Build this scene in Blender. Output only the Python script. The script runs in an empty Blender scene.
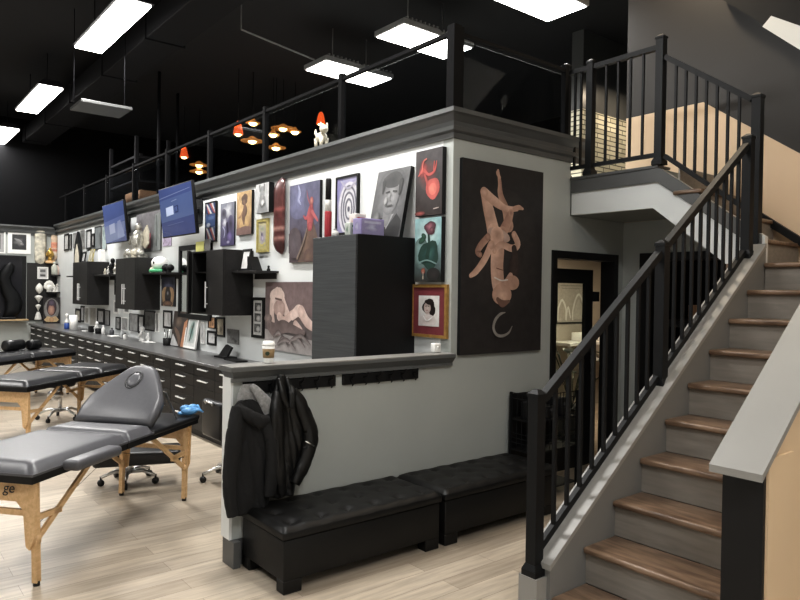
import bpy, bmesh, math, random
from mathutils import Vector, Matrix
random.seed(7)
COL = bpy.context.scene.collection
PI = math.pi
# ------------------------------------------------------------------ materials
def nodes_of(m):
    m.use_nodes = True
    nt = m.node_tree
    return nt, nt.nodes, nt.links, nt.nodes['Principled BSDF']

def mat(name, c, rough=.5, metal=0., noise=.08, scale=12., bump=0., emis=0., emc=None, stretch=None, spec=None, coat=0.):
    m = bpy.data.materials.new(name)
    nt, N, L, b = nodes_of(m)
    tc = N.new('ShaderNodeTexCoord'); mp = N.new('ShaderNodeMapping')
    if stretch: mp.inputs['Scale'].default_value = stretch
    no = N.new('ShaderNodeTexNoise'); no.inputs['Scale'].default_value = scale; no.inputs['Detail'].default_value = 5
    L.new(tc.outputs['Object'], mp.inputs['Vector']); L.new(mp.outputs['Vector'], no.inputs['Vector'])
    cr = N.new('ShaderNodeValToRGB')
    lo = [max(0, x*(1-noise)) for x in c]; hi = [min(1, x*(1+noise)) for x in c]
    cr.color_ramp.elements[0].position = .3; cr.color_ramp.elements[1].position = .7
    cr.color_ramp.elements[0].color = (*lo, 1); cr.color_ramp.elements[1].color = (*hi, 1)
    L.new(no.outputs['Fac'], cr.inputs['Fac']); L.new(cr.outputs['Color'], b.inputs['Base Color'])
    b.inputs['Roughness'].default_value = rough; b.inputs['Metallic'].default_value = metal
    if spec is not None: b.inputs['Specular IOR Level'].default_value = spec
    if coat: b.inputs['Coat Weight'].default_value = coat
    if bump:
        bp = N.new('ShaderNodeBump'); bp.inputs['Strength'].default_value = bump; bp.inputs['Distance'].default_value = .01
        L.new(no.outputs['Fac'], bp.inputs['Height']); L.new(bp.outputs['Normal'], b.inputs['Normal'])
    if emis:
        b.inputs['Emission Color'].default_value = (*(emc or c), 1); b.inputs['Emission Strength'].default_value = emis
    return m

def mat_attr(name, rough=.5, noise=.18, scale=14., emis=0., spec=.35, sat=.82, val=.78):
    """colour comes from the mesh's own colour attribute, broken up by noise"""
    m = bpy.data.materials.new(name); nt, N, L, b = nodes_of(m)
    at = N.new('ShaderNodeAttribute'); at.attribute_name = 'Col'
    tc = N.new('ShaderNodeTexCoord'); no = N.new('ShaderNodeTexNoise')
    no.inputs['Scale'].default_value = scale; no.inputs['Detail'].default_value = 6
    L.new(tc.outputs['Object'], no.inputs['Vector'])
    mr = N.new('ShaderNodeMapRange'); mr.inputs[1].default_value = .3; mr.inputs[2].default_value = .7
    mr.inputs[3].default_value = 1-noise; mr.inputs[4].default_value = 1+noise
    L.new(no.outputs['Fac'], mr.inputs[0])
    mx = N.new('ShaderNodeVectorMath'); mx.operation = 'SCALE'
    L.new(at.outputs['Color'], mx.inputs[0]); L.new(mr.outputs[0], mx.inputs['Scale'])
    hs = N.new('ShaderNodeHueSaturation'); hs.inputs['Saturation'].default_value = sat; hs.inputs['Value'].default_value = val
    L.new(mx.outputs[0], hs.inputs['Color']); L.new(hs.outputs[0], b.inputs['Base Color']); b.inputs['Roughness'].default_value = rough
    b.inputs['Specular IOR Level'].default_value = spec
    if emis:
        L.new(mx.outputs[0], b.inputs['Emission Color']); b.inputs['Emission Strength'].default_value = emis
    return m

def mat_floor():
    m = bpy.data.materials.new('oak_plank_floor'); nt, N, L, b = nodes_of(m)
    tc = N.new('ShaderNodeTexCoord')
    br = N.new('ShaderNodeTexBrick'); br.offset = .37
    br.inputs['Scale'].default_value = 1.; br.inputs['Brick Width'].default_value = 1.25; br.inputs['Row Height'].default_value = .16
    br.inputs['Mortar Size'].default_value = .0015; br.inputs['Mortar Smooth'].default_value = .3
    br.inputs['Color1'].default_value = (.54, .47, .385, 1); br.inputs['Color2'].default_value = (.38, .32, .255, 1)
    br.inputs['Mortar'].default_value = (.24, .19, .15, 1); br.inputs['Bias'].default_value = -.25
    L.new(tc.outputs['Object'], br.inputs['Vector'])
    mp = N.new('ShaderNodeMapping'); mp.inputs['Scale'].default_value = (1.1, 13, 1)
    L.new(tc.outputs['Object'], mp.inputs['Vector'])
    no = N.new('ShaderNodeTexNoise'); no.inputs['Scale'].default_value = 2.2; no.inputs['Detail'].default_value = 7; no.inputs['Roughness'].default_value = .62
    L.new(mp.outputs['Vector'], no.inputs['Vector'])
    cr = N.new('ShaderNodeValToRGB'); cr.color_ramp.elements[0].position = .3; cr.color_ramp.elements[1].position = .72
    cr.color_ramp.elements[0].color = (.70, .69, .68, 1); cr.color_ramp.elements[1].color = (1.08, 1.08, 1.06, 1)
    L.new(no.outputs['Fac'], cr.inputs['Fac'])
    mx = N.new('ShaderNodeMix'); mx.data_type = 'RGBA'; mx.blend_type = 'MULTIPLY'; mx.inputs[0].default_value = 1
    L.new(br.outputs['Color'], mx.inputs[6]); L.new(cr.outputs['Color'], mx.inputs[7])
    L.new(mx.outputs[2], b.inputs['Base Color'])
    b.inputs['Roughness'].default_value = .36; b.inputs['Specular IOR Level'].default_value = .4
    bp = N.new('ShaderNodeBump'); bp.inputs['Strength'].default_value = .06
    L.new(no.outputs['Fac'], bp.inputs['Height']); L.new(bp.outputs['Normal'], b.inputs['Normal'])
    return m

def mat_wood(name, c1, c2, scale=(1.5, 14, 14), rough=.4):
    m = bpy.data.materials.new(name); nt, N, L, b = nodes_of(m)
    tc = N.new('ShaderNodeTexCoord'); mp = N.new('ShaderNodeMapping'); mp.inputs['Scale'].default_value = scale
    L.new(tc.outputs['Object'], mp.inputs['Vector'])
    no = N.new('ShaderNodeTexNoise'); no.inputs['Scale'].default_value = 3.5; no.inputs['Detail'].default_value = 6
    no.inputs['Distortion'].default_value = .6
    L.new(mp.outputs['Vector'], no.inputs['Vector'])
    cr = N.new('ShaderNodeValToRGB'); cr.color_ramp.elements[0].position = .34; cr.color_ramp.elements[1].position = .66
    cr.color_ramp.elements[0].color = (*c1, 1); cr.color_ramp.elements[1].color = (*c2, 1)
    L.new(no.outputs['Fac'], cr.inputs['Fac']); L.new(cr.outputs['Color'], b.inputs['Base Color'])
    b.inputs['Roughness'].default_value = rough
    return m

def mat_two(name, ca, cb, zfun):
    """wall painted in two colours: cb below a line z = f(y), ca above"""
    m = bpy.data.materials.new(name); nt, N, L, b = nodes_of(m)
    ge = N.new('ShaderNodeNewGeometry'); sp = N.new('ShaderNodeSeparateXYZ'); L.new(ge.outputs['Position'], sp.inputs[0])
    y0, z0, slope = zfun
    a = N.new('ShaderNodeMath'); a.operation = 'SUBTRACT'; L.new(sp.outputs['Y'], a.inputs[0]); a.inputs[1].default_value = y0
    c = N.new('ShaderNodeMath'); c.operation = 'MINIMUM'; L.new(a.outputs[0], c.inputs[0]); c.inputs[1].default_value = 0
    d = N.new('ShaderNodeMath'); d.operation = 'MULTIPLY_ADD'; L.new(c.outputs[0], d.inputs[0]); d.inputs[1].default_value = slope; d.inputs[2].default_value = z0
    g = N.new('ShaderNodeMath'); g.operation = 'GREATER_THAN'; L.new(sp.outputs['Z'], g.inputs[0]); L.new(d.outputs[0], g.inputs[1])
    no = N.new('ShaderNodeTexNoise'); no.inputs['Scale'].default_value = 1.2; no.inputs['Detail'].default_value = 3
    mr = N.new('ShaderNodeMapRange'); mr.inputs[3].default_value = .9; mr.inputs[4].default_value = 1.1
    L.new(ge.outputs['Position'], no.inputs['Vector']); L.new(no.outputs['Fac'], mr.inputs[0])
    mx = N.new('ShaderNodeMix'); mx.data_type = 'RGBA'; L.new(g.outputs[0], mx.inputs[0])
    mx.inputs[6].default_value = (*cb, 1); mx.inputs[7].default_value = (*ca, 1)
    sc = N.new('ShaderNodeVectorMath'); sc.operation = 'SCALE'; L.new(mx.outputs[2], sc.inputs[0]); L.new(mr.outputs[0], sc.inputs['Scale'])
    L.new(sc.outputs[0], b.inputs['Base Color']); b.inputs['Roughness'].default_value = .5
    return m

def mat_glass(name, c=(.9, .95, .95), alpha=.06):
    m = bpy.data.materials.new(name); nt, N, L, b = nodes_of(m)
    out = N['Material Output']; tr = N.new('ShaderNodeBsdfTransparent'); gl = N.new('ShaderNodeBsdfGlossy'); gl.inputs['Roughness'].default_value = .03
    tr.inputs['Color'].default_value = (*c, 1)
    fr = N.new('ShaderNodeLayerWeight'); fr.inputs['Blend'].default_value = .12
    no = N.new('ShaderNodeTexNoise'); no.inputs['Scale'].default_value = 3
    mm = N.new('ShaderNodeMath'); mm.operation = 'MULTIPLY_ADD'; L.new(fr.outputs['Fresnel'], mm.inputs[0]); mm.inputs[1].default_value = .35; mm.inputs[2].default_value = alpha*.3
    mx = N.new('ShaderNodeMixShader'); L.new(mm.outputs[0], mx.inputs[0]); L.new(tr.outputs[0], mx.inputs[1]); L.new(gl.outputs[0], mx.inputs[2])
    L.new(mx.outputs[0], out.inputs['Surface'])
    return m

def mat_stone():
    m = bpy.data.materials.new('stacked_stone'); nt, N, L, b = nodes_of(m)
    tc = N.new('ShaderNodeTexCoord'); mp = N.new('ShaderNodeMapping'); mp.inputs['Rotation'].default_value = (PI/2, 0, 0)
    L.new(tc.outputs['Object'], mp.inputs['Vector'])
    br = N.new('ShaderNodeTexBrick'); br.inputs['Scale'].default_value = 1; br.inputs['Brick Width'].default_value = .32; br.inputs['Row Height'].default_value = .07
    br.inputs['Mortar Size'].default_value = .008; br.inputs['Color1'].default_value = (.75, .72, .58, 1); br.inputs['Color2'].default_value = (.5, .47, .36, 1); br.inputs['Mortar'].default_value = (.1, .1, .07, 1)
    L.new(mp.outputs['Vector'], br.inputs['Vector']); L.new(br.outputs['Color'], b.inputs['Base Color'])
    b.inputs['Roughness'].default_value = .8
    return m

M = {}
M['floor'] = mat_floor()
M['ceiling'] = mat('black_painted_ceiling', (.007, .007, .009), .8, scale=2)
M['wall'] = mat('light_grey_wall_paint', (.66, .68, .68), .55, noise=.02, scale=3)
M['wallp'] = mat('grey_wall_paint', (.40, .42, .405), .5, noise=.03, scale=2)
M['stringer'] = mat('dark_grey_stringer_paint', (.17, .17, .165), .5, noise=.03, scale=2)
M['soffit'] = mat('soffit_grey_paint', (.30, .31, .29), .6, noise=.03, scale=2)
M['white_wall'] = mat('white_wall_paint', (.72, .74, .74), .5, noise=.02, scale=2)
M['fascia_white'] = mat('pale_grey_fascia', (.60, .62, .62), .5, noise=.02, scale=2)
M['trim'] = mat('charcoal_trim_paint', (.085, .087, .087), .35, noise=.04, scale=4)
M['cornice'] = mat('grey_cornice_paint', (.105, .11, .11), .3, noise=.04, scale=4)
M['black'] = mat('black_satin', (.006, .006, .0065), .5, scale=8, spec=.3)
M['blackwall'] = mat('black_wall_paint', (.0035, .0035, .004), .85, scale=2, spec=.1)
M['iron'] = mat('black_iron', (.0055, .006, .0068), .5, scale=20, spec=.25)
M['vinyl'] = mat('black_vinyl', (.008, .008, .009), .38, noise=.1, scale=60, bump=.05)
M['vinyl_bench'] = mat('black_leatherette', (.005, .005, .005), .45, noise=.1, scale=50, bump=.08, spec=.3)
M['graphite'] = mat('grey_black_upholstery', (.082, .082, .090), .40, noise=.05, scale=40, bump=.03)
M['beech'] = mat_wood('beech_wood', (.58, .38, .19), (.70, .48, .27))
M['tread'] = mat_wood('stair_tread_wood', (.10, .062, .040), (.235, .16, .108), scale=(9, 1.3, 9), rough=.32)
M['riser'] = mat_wood('riser_grey_wood', (.20, .185, .165), (.25, .23, .205), scale=(6, 1, 9), rough=.45)
M['cab'] = mat_wood('black_brown_laminate', (.007, .0065, .0065), (.014, .0125, .012), scale=(10, 1.5, 10), rough=.5)
M['cabside'] = mat_wood('grey_black_grained_laminate', (.042, .046, .050), (.066, .071, .076), scale=(5, .7, 34), rough=.4)
M['worktop'] = mat('dark_grey_worktop', (.12, .12, .122), .3, noise=.06, scale=20)
M['chrome'] = mat('brushed_steel', (.75, .75, .75), .28, 1., noise=.04)
M['handle'] = mat('satin_nickel', (.80, .80, .79), .45, .25, noise=.03)
M['graphite2'] = mat('black_upholstery', (.022, .022, .024), .34, noise=.05, scale=40, bump=.03)
M['white'] = mat('white_plastic', (.80, .80, .78), .45, noise=.03)
M['offwhite'] = mat('pale_ceramic', (.70, .69, .65), .4, noise=.08)
M['silver'] = mat('tarnished_silver', (.50, .49, .45), .3, .6, noise=.35, scale=30, bump=.3)
M['bone'] = mat('bone_cream', (.62, .58, .48), .5, noise=.18, scale=22)
M['gold'] = mat('gold_leaf', (.40, .26, .07), .3, .7, noise=.3, scale=25)
M['goldframe'] = mat('gilt_frame', (.42, .25, .08), .35, .4, noise=.2, scale=25)
M['olivegold'] = mat('olive_gold_frame', (.42, .36, .14), .4, .2, noise=.2, scale=25)
M['grey'] = mat('mid_grey', (.25, .25, .25), .5)
M['blue'] = mat('blue_nitrile', (.12, .33, .62), .45, noise=.15, scale=40)
M['bluecap'] = mat('blue_label', (.03, .08, .30), .4)
M['paper'] = mat('white_paper', (.86, .86, .84), .7, noise=.03)
M['cloth_black'] = mat('black_wool', (.006, .006, .0065), .85, noise=.25, scale=60, bump=.2)
M['leather'] = mat('black_leather', (.006, .006, .006), .40, noise=.2, scale=35, bump=.2, spec=.4)
M['cloth_grey'] = mat('grey_fleece', (.26, .26, .26), .9, noise=.2, scale=60, bump=.2)
M['led'] = mat('led_panel', (1, .98, .94), .5, emis=14., emc=(1, .97, .91))
M['amber'] = mat('amber_glass', (.35, .15, .04), .3, emis=.45, emc=(1, .38, .08))
M['redglass'] = mat('red_orange_glass', (.7, .12, .03), .3, emis=1.1, emc=(1, .14, .03))
M['bulb'] = mat('warm_bulb', (1, .8, .4), .3, emis=14., emc=(1, .66, .25))
M['art'] = mat_attr('painted_canvas')
M['print'] = mat_attr('glossy_print', .3, .10, 20)
M['deck'] = mat_attr('lacquered_deck', .3, .45, 11)
M['screen'] = mat_attr('lit_screen', .2, .03, 5, emis=.30, sat=.9, val=.6)
M['item'] = mat_attr('painted_object', .45, .12, 25, sat=1, val=1)
M['glass'] = mat_glass('clear_glass')
M['glassdark'] = mat_glass('railing_glass', (.86, .88, .9))
M['tan'] = mat('tan_wall_paint', (.66, .50, .33), .5, noise=.02, scale=2)
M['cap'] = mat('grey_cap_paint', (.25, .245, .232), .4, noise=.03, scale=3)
M['w2'] = mat_two('stair_wall_paint', (.016, .014, .0125), (.60, .47, .335), (3.15, 3.56, .72))
M['stone'] = mat_stone()
M['leaf'] = mat('dark_green_leaf', (.035, .055, .03), .4, noise=.3)
M['pot'] = mat('dark_plant_pot', (.06, .06, .06), .5)
M['cardboard'] = mat('brown_cardboard', (.35, .2, .11), .7)
M['kraft'] = mat('kraft_sleeve', (.30, .21, .11), .7)
M['roomwall'] = mat('warm_back_room_wall', (.45, .41, .35), .6, noise=.03, scale=2)
M['matte'] = mat('matte_black_metal', (.0045, .0045, .005), .85, scale=6, spec=.12)
M['duct'] = mat('dark_duct_metal', (.008, .008, .010), .7, 0., scale=6, spec=.2)

# ------------------------------------------------------------------ mesh builder
class MB:
    def __init__(s): s.v, s.f, s.c, s.m, s.sm = [], [], [], [], []; s.col = (1, 1, 1); s.mi = 0
    def add(s, vs, fs, smooth=False, cols=None):
        o = len(s.v); s.v += [tuple(p) for p in vs]
        s.c += list(cols) if cols else [s.col]*len(vs)
        for f in fs: s.f.append(tuple(o+i for i in f)); s.m.append(s.mi); s.sm.append(smooth)
        return s
    def box(s, a, b, r=0, seg=2, mtx=None, smooth=None):
        lo = [min(a[i], b[i]) for i in range(3)]; hi = [max(a[i], b[i]) for i in range(3)]
        if r <= 0:
            vs = [(x, y, z) for x in (lo[0], hi[0]) for y in (lo[1], hi[1]) for z in (lo[2], hi[2])]
            fs = [(0, 1, 3, 2), (4, 6, 7, 5), (0, 4, 5, 1), (2, 3, 7, 6), (0, 2, 6, 4), (1, 5, 7, 3)]
        else:
            bm = bmesh.new(); bmesh.ops.create_cube(bm, size=1)
            for v in bm.verts: v.co = Vector([lo[i]+(v.co[i]+.5)*(hi[i]-lo[i]) for i in range(3)])
            bmesh.ops.bevel(bm, geom=bm.edges[:], offset=min(r, .49*min(hi[i]-lo[i] for i in range(3))), segments=seg, profile=.5, affect='EDGES')
            bm.verts.index_update(); vs = [v.co.copy() for v in bm.verts]; fs = [[v.index for v in f.verts] for f in bm.faces]; bm.free()
        if mtx is not None: vs = [mtx @ Vector(p) for p in vs]
        return s.add(vs, fs, (r > 0 and seg > 1) if smooth is None else smooth)
    def prism(s, pts, d, smooth=False):
        """polygon pts (3D) extruded by vector d"""
        n = len(pts); d = Vector(d); a = [Vector(p) for p in pts]; vs = a+[p+d for p in a]
        fs = [tuple(range(n)), tuple(range(2*n-1, n-1, -1))]+[(i, i+n, (i+1) % n+n, (i+1) % n) for i in range(n)]
        return s.add(vs, fs, smooth)
    def loft(s, rings, cap=True, closed=True, smooth=True, cols=None):
        n = len(rings[0]); vs = [p for r in rings for p in r]; fs = []
        for k in range(len(rings)-1):
            for i in range(n if closed else n-1):
                j = (i+1) % n; fs.append((k*n+i, k*n+j, (k+1)*n+j, (k+1)*n+i))
        if cap: fs += [tuple(range(n-1, -1, -1)), tuple((len(rings)-1)*n+i for i in range(n))]
        return s.add(vs, fs, smooth, cols)
    def tube(s, pts, r, n=8, cap=True):
        pts = [Vector(p) for p in pts]; rs = r if isinstance(r, (list, tuple)) else [r]*len(pts); rings = []
        for i, p in enumerate(pts):
            t = (pts[min(i+1, len(pts)-1)]-pts[max(i-1, 0)]).normalized()
            up = Vector((0, 0, 1)) if abs(t.z) < .9 else Vector((1, 0, 0)); a = t.cross(up).normalized(); b = t.cross(a)
            rings.append([p+(a*math.cos(2*PI*k/n)+b*math.sin(2*PI*k/n))*rs[i] for k in range(n)])
        return s.loft(rings, cap)
    def bar(s, p, q, w, h=None):
        """rectangular bar from p to q, width w (horizontal) and height h"""
        h = h or w; p, q = Vector(p), Vector(q); t = (q-p).normalized(); up = Vector((0, 0, 1)) if abs(t.z) < .95 else Vector((0, 1, 0))
        a = t.cross(up).normalized()*w/2; b = a.cross(t).normalized()*h/2
        vs = [o+i+j for o in (p, q) for i, j in ((-a, -b), (a, -b), (a, b), (-a, b))]
        return s.add(vs, [(3, 2, 1, 0), (4, 5, 6, 7)]+[(i, (i+1) % 4, (i+1) % 4+4, i+4) for i in range(4)])
    def lathe(s, prof, c=(0, 0, 0), n=20, smooth=True, cols=None):
        rings = [[(c[0]+r*math.cos(2*PI*k/n), c[1]+r*math.sin(2*PI*k/n), c[2]+z) for k in range(n)] for r, z in prof]
        return s.loft(rings, True, True, smooth, [cc for cc in cols for _ in range(n)] if cols else None)
    def ball(s, c, r, n=12, m=8):
        r = (r, r, r) if isinstance(r, (int, float)) else r; rings = []
        for i in range(m+1):
            t = PI*i/m; t = min(max(t, .05), PI-.05)
            rings.append([(c[0]+r[0]*math.sin(t)*math.cos(2*PI*k/n), c[1]+r[1]*math.sin(t)*math.sin(2*PI*k/n), c[2]-r[2]*math.cos(t)) for k in range(n)])
        return s.loft(rings)
    def build(s, name, mats, parent=None, world=True, origin=None):
        me = bpy.data.meshes.new(name)
        if parent is not None: off = Vector(parent['_at']) if world else Vector((0, 0, 0))
        elif origin is not None: off = Vector(origin)
        else:
            xs, ys, zs = zip(*s.v); off = Vector(((min(xs)+max(xs))/2, (min(ys)+max(ys))/2, min(zs)))
        me.from_pydata([tuple(Vector(p)-off) for p in s.v], [], s.f)
        for m in (mats if isinstance(mats, (list, tuple)) else [mats]): me.materials.append(m)
        me.polygons.foreach_set('material_index', s.m); me.polygons.foreach_set('use_smooth', s.sm)
        at = me.color_attributes.new('Col', 'FLOAT_COLOR', 'POINT')
        at.data.foreach_set('color', [x for c in s.c for x in (*c, 1.)])
        bm = bmesh.new(); bm.from_mesh(me); bmesh.ops.recalc_face_normals(bm, faces=bm.faces[:]) if not getattr(s, 'flat', False) else None; bm.to_mesh(me); bm.free()
        me.update()
        o = bpy.data.objects.new(name, me); COL.objects.link(o); o['_at'] = tuple(off)
        if parent is not None: o.parent = parent
        else: o.location = off
        return o

def tag(o, label, cat, group=None):
    o['label'] = label; o['category'] = cat
    if group: o['group'] = group
    return o
def thing(name, label, cat, loc, group=None, rz=0):
    o = bpy.data.objects.new(name, None); COL.objects.link(o); o.location = loc; o.rotation_euler = (0, 0, rz); o['_at'] = tuple(loc)
    o.empty_display_size = .1
    return tag(o, label, cat, group)
def struct(name, mb, m):
    o = mb.build(name, m); o['kind'] = 'structure'; return o
def copy_tree(o, loc, label, rz=None):
    def cp(x, par):
        c = x.copy(); COL.objects.link(c); c.parent = par
        for ch in x.children: cp(ch, c)
        return c
    r = cp(o, None); r.location = loc; r['label'] = label
    if rz is not None: r.rotation_euler = (0, 0, rz)
    return r

# ------------------------------------------------------------------ pictures
# a picture lives on a plane: origin = lower left as seen, U to the right, W up, n out of the wall
class Art(MB):
    def __init__(s, o, U, W, n, w, h):
        super().__init__(); s.o, s.U, s.W, s.n, s.w, s.h = Vector(o), Vector(U), Vector(W), Vector(n), w, h; s.lay = 0; s.flat = True
    def P(s, u, v): return s.o+s.U*u*s.w+s.W*v*s.h+s.n*(s.lay*.0006)
    def bg(s, c, c2=None):
        c2 = c2 or c; s.add([s.P(0, 0), s.P(1, 0), s.P(1, 1), s.P(0, 1)], [(0, 1, 2, 3)], cols=[c, c, c2, c2]); s.lay += 1; return s
    def poly(s, pts, c):
        s.add([s.P(*p) for p in pts], [tuple(range(len(pts)))], cols=[c]*len(pts)); s.lay += 1; return s
    def blob(s, u, v, ru, rv, c, edge=None, rot=0, n=20, wob=0):
        cs, sn = math.cos(rot), math.sin(rot); vs = [s.P(u, v)]; cl = [c]
        for k in range(n):
            t = 2*PI*k/n; q = 1+wob*math.sin(3*t+u*9)+wob*.6*math.sin(5*t+v*7)
            a, b = ru*math.cos(t)*q*s.w, rv*math.sin(t)*q*s.h
            vs.append(s.P(min(1, max(0, u+(a*cs-b*sn)/s.w)), min(1, max(0, v+(a*sn+b*cs)/s.h)))); cl.append(edge or c)
        s.add(vs, [(0, 1+k, 1+(k+1) % n) for k in range(n)], cols=cl); s.lay += 1; return s
    def stroke(s, pts, ws, c, c2=None):
        """tapering ribbon through (u,v) points; widths in metres"""
        ws = list(ws) if isinstance(ws, (list, tuple)) else [ws]*len(pts)
        if len(pts) > 2:                                   # smooth curve through the points
            np_, nw = [], []
            for i in range(len(pts)-1):
                p0, p1, p2, p3 = pts[max(i-1, 0)], pts[i], pts[i+1], pts[min(i+2, len(pts)-1)]
                for k in range(5):
                    f = k/5; h = [.5*(2*p1[j]+(p2[j]-p0[j])*f+(2*p0[j]-5*p1[j]+4*p2[j]-p3[j])*f*f+(3*p1[j]-p0[j]-3*p2[j]+p3[j])*f**3) for j in (0, 1)]; np_.append(h); e = f*f*(3-2*f); nw.append(ws[i]*(1-e)+ws[i+1]*e)
            pts, ws = np_+[list(pts[-1])], nw+[ws[-1]]
        q = [Vector((p[0]*s.w, p[1]*s.h)) for p in pts]
        vs, cl = [], []
        for i in range(len(q)):
            t = (q[min(i+1, len(q)-1)]-q[max(i-1, 0)]).normalized(); nn = Vector((-t.y, t.x))*ws[i]/2
            for sg in (1, -1):
                e = q[i]+nn*sg; vs.append(s.P(min(1, max(0, e.x/s.w)), min(1, max(0, e.y/s.h)))); cl.append(c if sg > 0 else (c2 or c))
        s.add(vs, [(2*i, 2*i+1, 2*i+3, 2*i+2) for i in range(len(q)-1)], cols=cl)
        for i in (0, len(q)-1):
            if ws[i] > .004: s.lay += .2; s.blob(pts[i][0], pts[i][1], ws[i]/2/s.w, ws[i]/2/s.h, c, c2, n=12); s.lay -= 1
        s.lay += 1; return s

AX = 3.73; PY = 3.96; FY = 17.6
def frame_of(wall, a0, a1, z0, z1, t):
    """origin/axes of a rectangle hung on a wall; a0..a1 along the wall, t = how far its face stands out"""
    if wall == 'A': return (AX-t, a1, z0), (0, -1, 0), (0, 0, 1), (-1, 0, 0)
    if wall == 'P': return (a0, PY-t, z0), (1, 0, 0), (0, 0, 1), (0, -1, 0)
    if wall == 'F': return (a0, FY-t, z0), (1, 0, 0), (0, 0, 1), (0, -1, 0)
    raise ValueError

def picture(wall, a0, a1, z0, z1, name, label, cat, paint, t=.03, border=0., fm=None, matte=0., mattec=(.8, .8, .78), group=None, lean=0., foot=0., mat_art=None, glaze=False):
    """canvas or framed picture; lean = how far its foot stands out from the wall further than its head"""
    o, U, W, n = [Vector(x) for x in frame_of(wall, a0, a1, z0, z1, t+foot)]
    if lean:
        h = z1-z0; o = o+n*lean; W = (Vector((0, 0, math.sqrt(max(.01, h*h-lean*lean))))-n*lean).normalized(); n = (n+Vector((0, 0, lean/h))).normalized()
    w, h = a1-a0, z1-z0
    mid = o+U*w/2
    root = thing(name, label, cat, tuple(mid-n*t), group)
    fr = MB()
    def slab(u0, u1, v0, v1, d0, d1):
        pts = [o+U*u0+W*v0-n*d0, o+U*u1+W*v0-n*d0, o+U*u1+W*v1-n*d0, o+U*u0+W*v1-n*d0]
        fr.prism(pts, -n*(d1-d0))
    dd = t-.002
    if border > 0:
        slab(0, w, 0, border, 0, dd); slab(0, w, h-border, h, 0, dd); slab(0, border, border, h-border, 0, dd); slab(w-border, w, border, h-border, 0, dd)
        slab(border, w-border, border, h-border, .011, dd)
    else: slab(0, w, 0, h, .0005, dd)
    fr.build('frame' if border > 0 else 'stretcher', fm or M['black'], root)
    iw, ih = w-2*border, h-2*border
    pr = Art(o+U*border+W*border-n*(.010 if border > 0 else 0), U, W, n, iw, ih)
    if matte > 0:
        pr.bg(mattec); mo = pr
        mo.build('mount', M['print'], root)
        pr = Art(o+U*(border+matte)+W*(border+matte)-n*(.0085 if border > 0 else -.0015), U, W, n, iw-2*matte, ih-2*matte)
    paint(pr)
    pr.build('print' if border > 0 else 'painted_face', mat_art or (M['print'] if border > 0 else M['art']), root)
    return root
# ------------------------------------------------------------------ camera
cam_d = bpy.data.cameras.new('camera'); cam = bpy.data.objects.new('camera', cam_d); COL.objects.link(cam)
yw, pt, rl = .679724, -.0121212, .01453006
fw = Vector((math.cos(pt)*math.sin(yw), math.cos(pt)*math.cos(yw), math.sin(pt)))
r0 = Vector((math.cos(yw), -math.sin(yw), 0)); u0 = r0.cross(fw)
rt = math.cos(rl)*r0+math.sin(rl)*u0; up = -math.sin(rl)*r0+math.cos(rl)*u0
cam.matrix_world = Matrix(((rt.x, up.x, -fw.x, 0), (rt.y, up.y, -fw.y, 0), (rt.z, up.z, -fw.z, 1.75), (0, 0, 0, 1)))
cam_d.sensor_width = 36; cam_d.lens = 36*674.756/800; cam_d.clip_end = 100
bpy.context.scene.camera = cam

# ------------------------------------------------------------------ setting
WX = 6.15; SX = 5.25; TOP = 5.6; MZ = 2.82
struct('floor', MB().box((-6, -4, -.1), (10, 18, 0)), M['floor'])
struct('ceiling', MB().box((-6.1, -4.1, TOP), (12, 19, TOP+.1)), M['ceiling'])
struct('wall_west', MB().box((-6.1, -4, 0), (-6, FY, TOP)), M['white_wall'])
struct('wall_rear', MB().box((-6, -4.1, 0), (WX, -4, TOP)), M['white_wall'])
struct('wall_north', MB().box((-6, FY, 0), (AX+.12, FY+.12, 3.1)), M['wallp'])
struct('wall_north_upper', MB().box((-6, FY+.02, 3.1), (12, FY+.12, TOP)), M['blackwall'])
struct('wall_east', MB().box((AX, PY+.12, 0), (AX+.12, FY, 3.05)), M['wall'])
w = MB()                                                   # half wall, block front, wall round the door
w.box((1.86, PY, 0), (AX, PY+.12, 1.19)); w.box((AX, PY, 0), (5.04, PY+.12, 3.05)); w.box((5.04, PY, 2.10), (5.98, PY+.12, 2.49)); w.box((5.98, PY, 0), (WX, PY+.12, 2.49))
w.box((5.04, PY, 2.49), (5.25, PY+.12, 3.05))
struct('wall_south', w, M['wallp'])
struct('wall_end', MB().box((1.842, PY+.0, .165), (1.859, PY+.12, 1.19)), M['white_wall'])  # paler end sheet: brightness from the ceiling lights put into its colour
w2 = MB().box((WX, -4, 0), (WX+.12, 2.75, TOP)).box((WX, 2.75, 2.1), (WX+.12, 3.72, TOP)).box((WX, 3.72, 0), (WX+.12, PY, TOP))
struct('wall_stairwell', w2, M['w2'])
struct('wall_under_landing', MB().box((WX-.012, 3.72, 0), (WX-.001, PY, 2.49)).box((WX-.012, 3.0, 2.14), (WX-.001, 3.72, 2.49)), M['wallp'])
struct('floor_upper', MB().box((AX+.12, PY+.12, 2.5), (12, FY+.02, MZ)).box((SX+.02, 3.07, 2.495), (WX, PY+.12, MZ)), M['soffit'])
struct('wall_upper_east', MB().box((11.9, 3.9, MZ), (12, FY, TOP)), M['blackwall'])
struct('wall_upper_south', MB().box((WX+.13, PY-.05, MZ), (12, PY, TOP)), M['blackwall'])
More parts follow.
